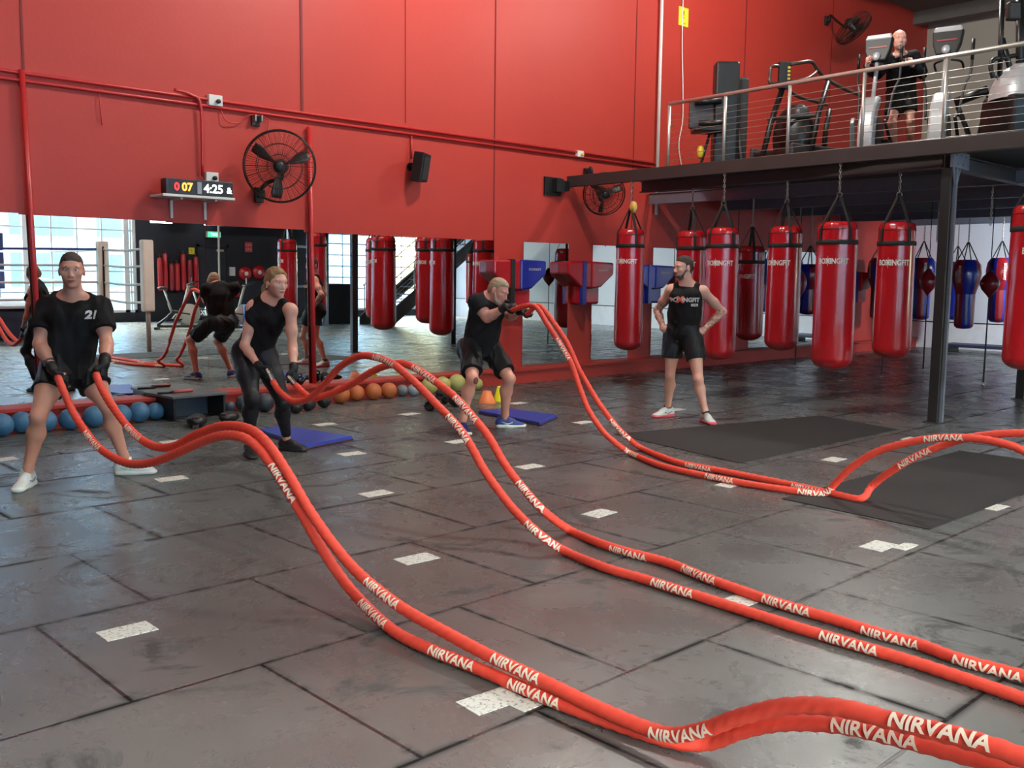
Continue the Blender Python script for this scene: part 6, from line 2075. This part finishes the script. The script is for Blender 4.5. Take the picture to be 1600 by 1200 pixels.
# second group of bags in front of the stairs
bag('punch_bag', 13.4, 1.9, 0.70, 2.05, 0.17, 2.56, 'red punch bag behind the right-hand columns, seen only in the mirror', 1.2, group='red bags seen only in the mirror')
bag('punch_bag', 16.9, -0.8, 0.60, 1.95, 0.17, 2.56, 'distant red punch bag before the stairs, seen only in the mirror', 1.2, group='red bags seen only in the mirror')

def spin_bike(x, y, rz, label):
    t = thing('exercise_bike', label, 'exercise bike', (x, y, 0), rz, 'exercise bikes by the dark wall')
    G = mat('dark_grey_frame', (50, 52, 56), 0.4, 0.3)
    bm = bx((-0.5, -0.25, 0), (-0.42, 0.25, 0.06)); box(bm, (0.45, -0.25, 0), (0.53, 0.25, 0.06)); box(bm, (-0.46, -0.03, 0.04), (0.5, 0.03, 0.1))
    build('base', bm, G, t, bevel=0.008)
    bm = bmesh.new(); lathe(bm, [(0.02, -0.03), (0.24, -0.03), (0.25, -0.015), (0.25, 0.015), (0.24, 0.03), (0.02, 0.03)], 28, Matrix.Translation((0.30, 0, 0.36)) @ Matrix.Rotation(R(90), 4, 'X'))
    build('flywheel', bm, M_STEEL, t, smooth=True)
    build('frame', tb([(-0.45, 0, 0.1), (-0.05, 0, 0.42), (0.32, 0, 0.36)], 0.035, 10), G, t, smooth=True)
    build('seat_post', tb([(-0.1, 0, 0.4), (-0.28, 0, 0.95)], 0.026, 10), M_STEEL, t, smooth=True)
    bm = bmesh.new(); sphere(bm, (-0.30, 0, 0.98), (0.14, 0.09, 0.04), 14); build('saddle', bm, M_BLACK, t, smooth=True)
    build('handlebar_post', tb([(0.12, 0, 0.42), (0.30, 0, 1.05)], 0.026, 10), M_STEEL, t, smooth=True)
    bm = bmesh.new(); tube(bm, smooth_path([(0.52, -0.2, 1.15), (0.3, -0.2, 1.07), (0.28, 0, 1.06), (0.3, 0.2, 1.07), (0.52, 0.2, 1.15)], 4), 0.016, 8); build('handlebar', bm, M_BLACK, t, smooth=True)
    build('console', bx((0.34, -0.09, 1.1), (0.37, 0.09, 1.24)), M_BLACK, t, bevel=0.008)
    for s_ in (-1, 1):
        build('crank', tb([(0.0, 0.08 * s_, 0.38), (0.1 * s_, 0.10 * s_, 0.25)], 0.014, 8), M_STEEL, t)
        build('pedal', bx((0.1 * s_ - 0.05, 0.12 * s_ - 0.04, 0.22), (0.1 * s_ + 0.05, 0.12 * s_ + 0.04, 0.25)), M_BLACK, t)
    return t
spin_bike(10.0, -3.6, 0.5, 'exercise bike nearest the ring post, seen in the mirror left of the man\'s reflection')
spin_bike(11.0, -2.7, 0.3, 'exercise bike beside the first one, seen in the mirror')
spin_bike(11.3, -5.0, 0.9, 'exercise bike farther back near the exit door, seen in the mirror')
t = thing('storage_bin', 'blue plastic bin of towels, seen in the mirror by the woman\'s hip', 'bin', (11.6, -2.6, 0), 0.3)
bm = bx((-0.35, -0.3, 0), (0.35, 0.3, 0.6)); build('tub', bm, mat('blue_bin', (52, 92, 150), 0.5), t, bevel=0.02)
bm = bmesh.new(); sphere(bm, (0, 0, 0.6), (0.25, 0.2, 0.10), 14); build('towels', bm, M_WHITE, t, smooth=True)

# ================================================================== upstairs
DZ = 2.83
GREY = mat('silver_shroud', (186, 188, 190), 0.35, 0.2, 0.5)
DGR = mat('machine_black', (20, 20, 20), 0.4, 0.1)
MID = mat('machine_grey', (62, 62, 64), 0.45, 0.2)
def elliptical(px, dep, label, rz_off=0.0, scl=1.0):
    """built facing +x (the console end), the user stands at -x"""
    c = at_depth(px, 200, dep)
    t = thing('elliptical_trainer', label, 'exercise machine', (c.x, c.y, DZ), math.atan2(-_fh.y, -_fh.x) + rz_off, 'elliptical trainers on the mezzanine')
    t.scale = (scl, scl, scl)
    bm = bx((-0.85, -0.28, 0), (-0.77, 0.28, 0.07)); box(bm, (0.36, -0.26, 0), (0.46, 0.26, 0.07)); box(bm, (-0.8, -0.04, 0.03), (0.4, 0.04, 0.10))
    build('base', bm, MID, t, bevel=0.01)
    # curved front shroud
    bm = bmesh.new()
    prism(bm, [(0.46, 0.05), (0.52, 0.25), (0.50, 0.50), (0.42, 0.70), (0.28, 0.84), (0.16, 0.88), (0.12, 0.80), (0.24, 0.66), (0.31, 0.50), (0.33, 0.30), (0.30, 0.05)], -0.10, 0.10)
    build('front_shroud', bm, GREY, t, smooth=True, bevel=0.03)
    bm = bmesh.new(); lathe(bm, [(0.02, -0.07), (0.26, -0.07), (0.28, 0), (0.26, 0.07), (0.02, 0.07)], 32, Matrix.Translation((0.10, 0, 0.36)) @ Matrix.Rotation(R(90), 4, 'X'))
    build('flywheel_cover', bm, MID, t, smooth=True)
    build('mast', tb([(0.20, 0, 0.80), (0.06, 0, 1.42)], 0.028, 12), GREY, t, smooth=True)
    M = facing((1, 0, 0.25), (0.06, 0, 1.50))
    bm = bmesh.new()
    prism(bm, [(-0.12, -0.16), (0.12, -0.16), (0.17, -0.02), (0.19, 0.16), (0.15, 0.20), (-0.15, 0.20), (-0.19, 0.16), (-0.17, -0.02)], -0.04, 0.05, M)
    con = build('console', bm, mat('console_black', (24, 23, 23), 0.45), t, bevel=0.02)
    bm = bmesh.new()
    prism(bm, [(-0.185, 0.14), (0.185, 0.14), (0.16, 0.22), (-0.16, 0.22)], -0.045, 0.045, M)
    build('console_cap', bm, GREY, con, bevel=0.02)
    bm = bmesh.new(); sphere(bm, (0, -0.05, -0.10), (0.055, 0.03, 0.06), 16, M); build('console_boss', bm, GREY, con, smooth=True)
    build('red_stripe', bx((-0.12, -0.047, 0.02), (0.12, -0.041, 0.04), M), mat('console_red', (150, 50, 46), 0.4), con)
    for s_ in (-1, 1):
        build('fixed_grip', tb([(0.04, 0.05 * s_, 1.30), (-0.05, 0.16 * s_, 1.28), (-0.20, 0.17 * s_, 1.22)], 0.015, 10, 4), DGR, t, smooth=True)
        sw = 0.10 * s_
        bar = build('swing_arm', tb([(0.16 + sw * 0.3, 0.20 * s_, 0.55), (0.06 + sw * 0.5, 0.24 * s_, 0.92), (-0.02 + sw, 0.30 * s_, 1.10), (-0.02 + sw, 0.31 * s_, 1.28)], 0.017, 10, 5), MID, t, smooth=True)
        build('grip', tb([(-0.02 + sw, 0.31 * s_, 1.26), (-0.03 + sw, 0.31 * s_, 1.52)], 0.022, 10), DGR, bar, smooth=True)
        build('foot_link', tb([(0.16, 0.16 * s_, 0.55 + 0.0), (-0.25, 0.15 * s_, 0.24 + 0.06 * s_), (-0.7, 0.14 * s_, 0.16)], 0.022, 8, 4), MID, t, smooth=True)
        build('pedal', bx((-0.42, 0.09 * s_ - 0.06, 0.245 + 0.05 * s_), (-0.05, 0.09 * s_ + 0.07, 0.275 + 0.05 * s_)), DGR, t, bevel=0.008)
    return t
elliptical(1368, 12.0, 'left silver and black elliptical trainer upstairs, with the bald man standing on it', -0.62, 0.87)
elliptical(1474, 11.8, 'right silver and black elliptical trainer upstairs, with nobody on it', -0.58, 0.90)

# weight machine at the left end
c = at_depth(1140, 190, 13.6)
t = thing('seated_press_machine', 'tall black weight machine upstairs, nearest the red wall', 'exercise machine', (c.x, c.y, DZ), math.atan2(-_fh.y, -_fh.x))
build('stack_tower', bx((-0.15, -0.22, 0.0), (0.10, 0.10, 1.50)), DGR, t, bevel=0.03)
build('side_tower', bx((-0.22, 0.08, 0.0), (-0.05, 0.26, 1.32)), mat('machine_matt_black', (24, 23, 23), 0.6), t, bevel=0.03)
bm = bmesh.new()
prism(bm, [(-0.46, 0.66), (-0.02, 0.56), (0.0, 1.0), (-0.54, 1.12)], -0.25, 0.05, facing((1, 0, 0), (0.05, 0, 0)))
bm.free()
build('seat_shroud', bx((-0.05, -0.52, 0.55), (0.3, -0.12, 0.62)), DGR, t, bevel=0.02)
build('back_shroud', bx((-0.05, -0.55, 0.62), (0.02, -0.12, 1.0)), MID, t, bevel=0.02)
build('roller', tb([(0.12, -0.5, 0.95), (0.12, -0.15, 0.98)], 0.045, 14), DGR, t, smooth=True)
build('roller', tb([(0.2, -0.45, 0.66), (0.2, -0.1, 0.68)], 0.04, 14), DGR, t, smooth=True)
for y in (-0.42, -0.18, 0.2):
    build('strut', tb([(0.05, y, 0), (0.0, y * 0.6, 0.6)], 0.02, 8), MID, t)
bm = bx((0.1, -0.62, 0.0), (0.2, -0.5, 0.1)); build('weight_block', bm, mat('machine_red', (160, 30, 34), 0.4), t)
bm = bmesh.new(); sphere(bm, (0.1, -0.4, 0.3), (0.05, 0.05, 0.09), 10); build('yellow_clip', bm, mat('machine_yellow', (220, 190, 60), 0.4), t, smooth=True)

# curved treadmill with loop handrails
D0 = 12.6
t = thing('curved_treadmill', 'black manual treadmill with looped handrails and a yellow-striped panel upstairs', 'exercise machine', (0, 0, 0))
def q_(x, y, d):
    return at_depth(x, y, d)
build('handrail', tb([q_(1228, 102, D0), q_(1250, 98, D0), q_(1268, 97, D0 + .1), q_(1278, 110, D0 + .2), q_(1290, 122, D0 + .3), q_(1318, 138, D0 + .4), q_(1348, 150, D0 + .5)], 0.024, 10, 5), mat('bronze_rail', (96, 78, 70), 0.35, 0.5), t, smooth=True)
build('handrail', tb([q_(1224, 104, D0), q_(1206, 104, D0 - .1), q_(1203, 120, D0 - .1), q_(1204, 130, D0 - .1), q_(1222, 130, D0)], 0.022, 10, 5), mat('bronze_rail', (96, 78, 70), 0.35, 0.5), t, smooth=True)
build('handrail', tb([q_(1234, 127, D0), q_(1258, 124, D0), q_(1272, 116, D0 + .1), q_(1276, 110, D0 + .2)], 0.022, 10, 5), mat('bronze_rail', (96, 78, 70), 0.35, 0.5), t, smooth=True)
build('handrail', tb([q_(1232, 142, D0), q_(1250, 152, D0 + .2), q_(1272, 158, D0 + .5), q_(1292, 164, D0 + .7)], 0.022, 10, 5), mat('bronze_rail', (96, 78, 70), 0.35, 0.5), t, smooth=True)
M = facing(-_fh + Vector((0.1, -0.1, 0)), q_(1229, 118, D0 - .02))
con = build('console', bx((-0.11, -0.03, -0.17), (0.05, 0.03, 0.17), M), DGR, t, bevel=0.02)
for k in range(5):
    build('yellow_mark', bx((0.0, -0.034, -0.10 + k * 0.045), (0.035, -0.03, -0.075 + k * 0.045), M), mat('machine_yellow', (220, 190, 60), 0.4), con)
for (a, b, c_) in ((q_(1222, 140, D0), q_(1205, 190, D0 - .1), q_(1187, 270, D0 - .2)), (q_(1294, 128, D0 + .2), q_(1278, 180, D0 + .1), q_(1262, 268, D0)), (q_(1296, 170, D0 + .7), q_(1290, 205, D0 + .7), q_(1284, 262, D0 + .7))):
    build('upright', tb([a, b, Vector((c_.x, c_.y, DZ))], 0.036, 10), DGR, t, smooth=True)
cc = q_(1240, 215, D0 + .3)
bm = bmesh.new(); sphere(bm, (cc.x, cc.y, DZ + 0.42), (0.22, 0.28, 0.42), 24); build('front_cover', bm, DGR, t, smooth=True)
bm = bmesh.new(); sphere(bm, (cc.x - 0.05, cc.y - 0.1, DZ + 0.70), (0.12, 0.13, 0.13), 20); build('cover_cap', bm, MID, t, smooth=True)
a, b = q_(1212, 240, D0 + .2), q_(1330, 240, D0 + 1.0)
dd = (Vector((b.x, b.y, 0)) - Vector((a.x, a.y, 0)))
M = Matrix.Translation((a.x, a.y, DZ)) @ Matrix.Rotation(math.atan2(dd.y, dd.x), 4, 'Z')
build('deck', bx((-0.1, -0.3, 0.10), (dd.length, 0.3, 0.24), M), DGR, t, bevel=0.03)
build('side_rail', bx((-0.1, -0.36, 0.0), (dd.length, -0.3, 0.30), M), MID, t, bevel=0.02)
build('side_rail', bx((-0.1, 0.3, 0.0), (dd.length, 0.36, 0.30), M), MID, t, bevel=0.02)
build('crossbar', tb([q_(1200, 187, D0), q_(1275, 180, D0 + .1)], 0.02, 8), MID, t)
build('tail_plate', bx((-0.1, -0.12, 0.0), (0.0, 0.12, 0.62), Matrix.Translation(Vector((q_(1330, 230, 11.9).x, q_(1330, 230, 11.9).y, DZ))) @ Matrix.Rotation(0.5, 4, 'X')), MID, t, bevel=0.01) if False else None

# arc trainer cut by the frame
D0 = 11.2
t = thing('arc_trainer', 'large dark and silver machine upstairs at the right picture edge', 'exercise machine', (0, 0, 0))
cc = q_(1592, 150, D0)
M = Matrix.Translation((cc.x, cc.y, DZ)) @ Matrix.Rotation(math.atan2(-_fh.y, -_fh.x), 4, 'Z')
bm = bmesh.new()
prism(bm, [(-0.30, 0.0), (0.30, 0.0), (0.36, 0.4), (0.38, 0.62), (0.30, 0.64), (-0.36, 0.70), (-0.42, 0.5)], -0.24, 0.28, M)
build('lower_shroud', bm, DGR, t, bevel=0.04)
bm = bmesh.new(); sphere(bm, (0, 0, 0.62), (0.36, 0.30, 0.40), 28, M)
bmesh.ops.bisect_plane(bm, geom=bm.verts[:] + bm.edges[:] + bm.faces[:], plane_co=M @ Vector((0, 0, 0.62)), plane_no=(0, 0, 1), clear_inner=True)
build('silver_dome', bm, GREY, t, smooth=True)
build('cross_handle', tb([q_(1552, 122, D0), q_(1548, 105, D0), q_(1553, 93, D0), q_(1570, 90, D0), q_(1600, 84, D0)], 0.026, 10, 5), DGR, t, smooth=True)
build('cross_handle', tb([q_(1556, 118, D0), q_(1566, 128, D0), q_(1580, 150, D0)], 0.02, 10, 4), MID, t, smooth=True)
build('mast', tb([q_(1566, 60, D0), q_(1584, 130, D0)], 0.03, 10), DGR, t, smooth=True)
build('mast', tb([q_(1594, 0, D0), q_(1594, 140, D0)], 0.045, 10), DGR, t, smooth=True)
build('frame_bar', tb([q_(1566, 0, D0), q_(1562, 120, D0)], 0.028, 10), DGR, t, smooth=True)
M2 = facing(-_fh, q_(1596, 22, D0))
build('console', bx((-0.16, -0.04, -0.07), (0.16, 0.05, 0.13), M2), DGR, t, bevel=0.02)
c = q_(1520, 160, 11.9)
t = thing('incline_bench', 'dark sloping bench frame upstairs between the right elliptical and the picture edge', 'bench', (0, 0, 0))
build('pad', tb([q_(1492, 160, 12.2), q_(1544, 140, 12.0)], 0.055, 10), DGR, t, smooth=True)
a = q_(1496, 165, 12.2); build('leg', tb([a, Vector((a.x + 0.1, a.y - 0.28, DZ))], 0.03, 8), DGR, t)
a = q_(1545, 150, 12.0); build('leg', tb([a, Vector((a.x, a.y + 0.15, DZ))], 0.03, 8), DGR, t)
t = thing('floor_step', 'small light plate leaning on the mezzanine edge between treadmill and elliptical', 'plate', (q_(1332, 232, 11.2).x, q_(1332, 232, 11.2).y, DZ), 0.4)
build('plate', bx((-0.06, -0.02, 0), (0.06, 0.02, 0.40), Matrix.Rotation(R(-30), 4, 'Y')), mat('pale_grey_plate', (140, 146, 142), 0.4), t, bevel=0.01)
build('edge', bx((0.06, -0.022, 0), (0.075, 0.022, 0.40), Matrix.Rotation(R(-30), 4, 'Y')), DGR, t)

# bald man on the left elliptical
J = joints({'hd': (1405, 63, 12.2), 'nk': (1407, 88, 12.28), 'shA': (1388, 93, 12.3), 'shB': (1428, 88, 12.2), 'elA': (1369, 116, 12.2), 'elB': (1441, 116, 12.15), 'wrA': (1355, 102, 11.85), 'wrB': (1426, 101, 11.90),
            'hpA': (1398, 146, 12.36), 'hpB': (1419, 145, 12.34), 'knA': (1394, 190, 12.12), 'knB': (1422, 188, 12.24), 'anA': (1399, 238, 12.3), 'anB': (1424, 230, 12.4)}, {})
J['tfA'] = unit(-fh_); J['tfB'] = unit(-fh_); J['lfA'] = unit(-fh_); J['lfB'] = unit(-fh_)
J['tfA'][2] = 0; J['tfB'][2] = 0
hA = (J['wrA'], unit(-fh_ * 0.7 - r_ * 0.3 + np.array([0, 0, 0.5])), r_, np.array([0, 0, 1.0]) - fh_ * 0.2, 1.0)
hB = (J['wrB'], unit(-fh_ * 0.7 - r_ * 0.4 + np.array([0, 0, 0.35])), -r_, np.array([0, 0, 1.0]) - fh_ * 0.2, 1.0)
SKIN5 = skin_material('pink_skin', (224, 176, 156))
o, T, A, P, G = person('bald smiling man in a dark sweatshirt standing on the left elliptical upstairs', J, -fh_, -fh_ * 0.9 - r_ * 0.15, (0, 0, 1), SKIN5, hs=1.05, s=0.95, hands=(hA, hB))
face_parts(o, J['hd'], A, 1.05, mat('sandy_brow', (150, 116, 92), 0.8))
S = Sculpt(0.005, 0.012)
S.ell(P(0, 0.042, -0.075), np.array((0.054, 0.057, 0.044)), A, 0.02, cuts=[(P(0, 0, -0.055), A @ np.array([0, 0.25, 1]))])
new_obj('beard', S.mesh(folds(0.003, 3, 160)), mat('sandy_beard', (160, 126, 104), 0.8), o)
bm = tb([P(-0.018, 0.098, -0.064), P(0, 0.102, -0.069), P(0.018, 0.098, -0.064)], 0.0045, 6); build('teeth', bm, M_PRINT, o, smooth=True)
ts = shirt(o, J, T, mat('charcoal_fleece', (32, 31, 32), 0.9, 0, 0.2, bump=0.3, bscale=300), name='sweatshirt', sleeves=1.0, hem=0.03, seed=51, s=0.95, loose=1.2, neck=0.10)
print_on(o, ts, 'FIT', 0.06, at_depth(1418, 92, 12.1), r_, (0, 0, 1), -fh_, M_PRINT)
for q in 'AB':
    S = Sculpt(0.006, 0.02)
    S.cone(J['el' + q], J['wr' + q], 0.056, 0.044, cuts=[(J['wr' + q], J['wr' + q] - J['el' + q])])
    new_obj('sleeve', S.mesh(folds(0.010, 8, 30)), mat('charcoal_fleece', (32, 31, 32)), ts)
shorts(o, J, T, M_SHORT, hem=0.70, seed=52, s=0.95)
for q in 'AB':
    up = shoe(o, J['an' + q], J['tf' + q], (BLK, mat('pale_sole', (222, 224, 216)), BLK, mat('dark_stripe', (44, 44, 48))), 0.95)
    up.location.z += J['an' + q][2] - 0.09
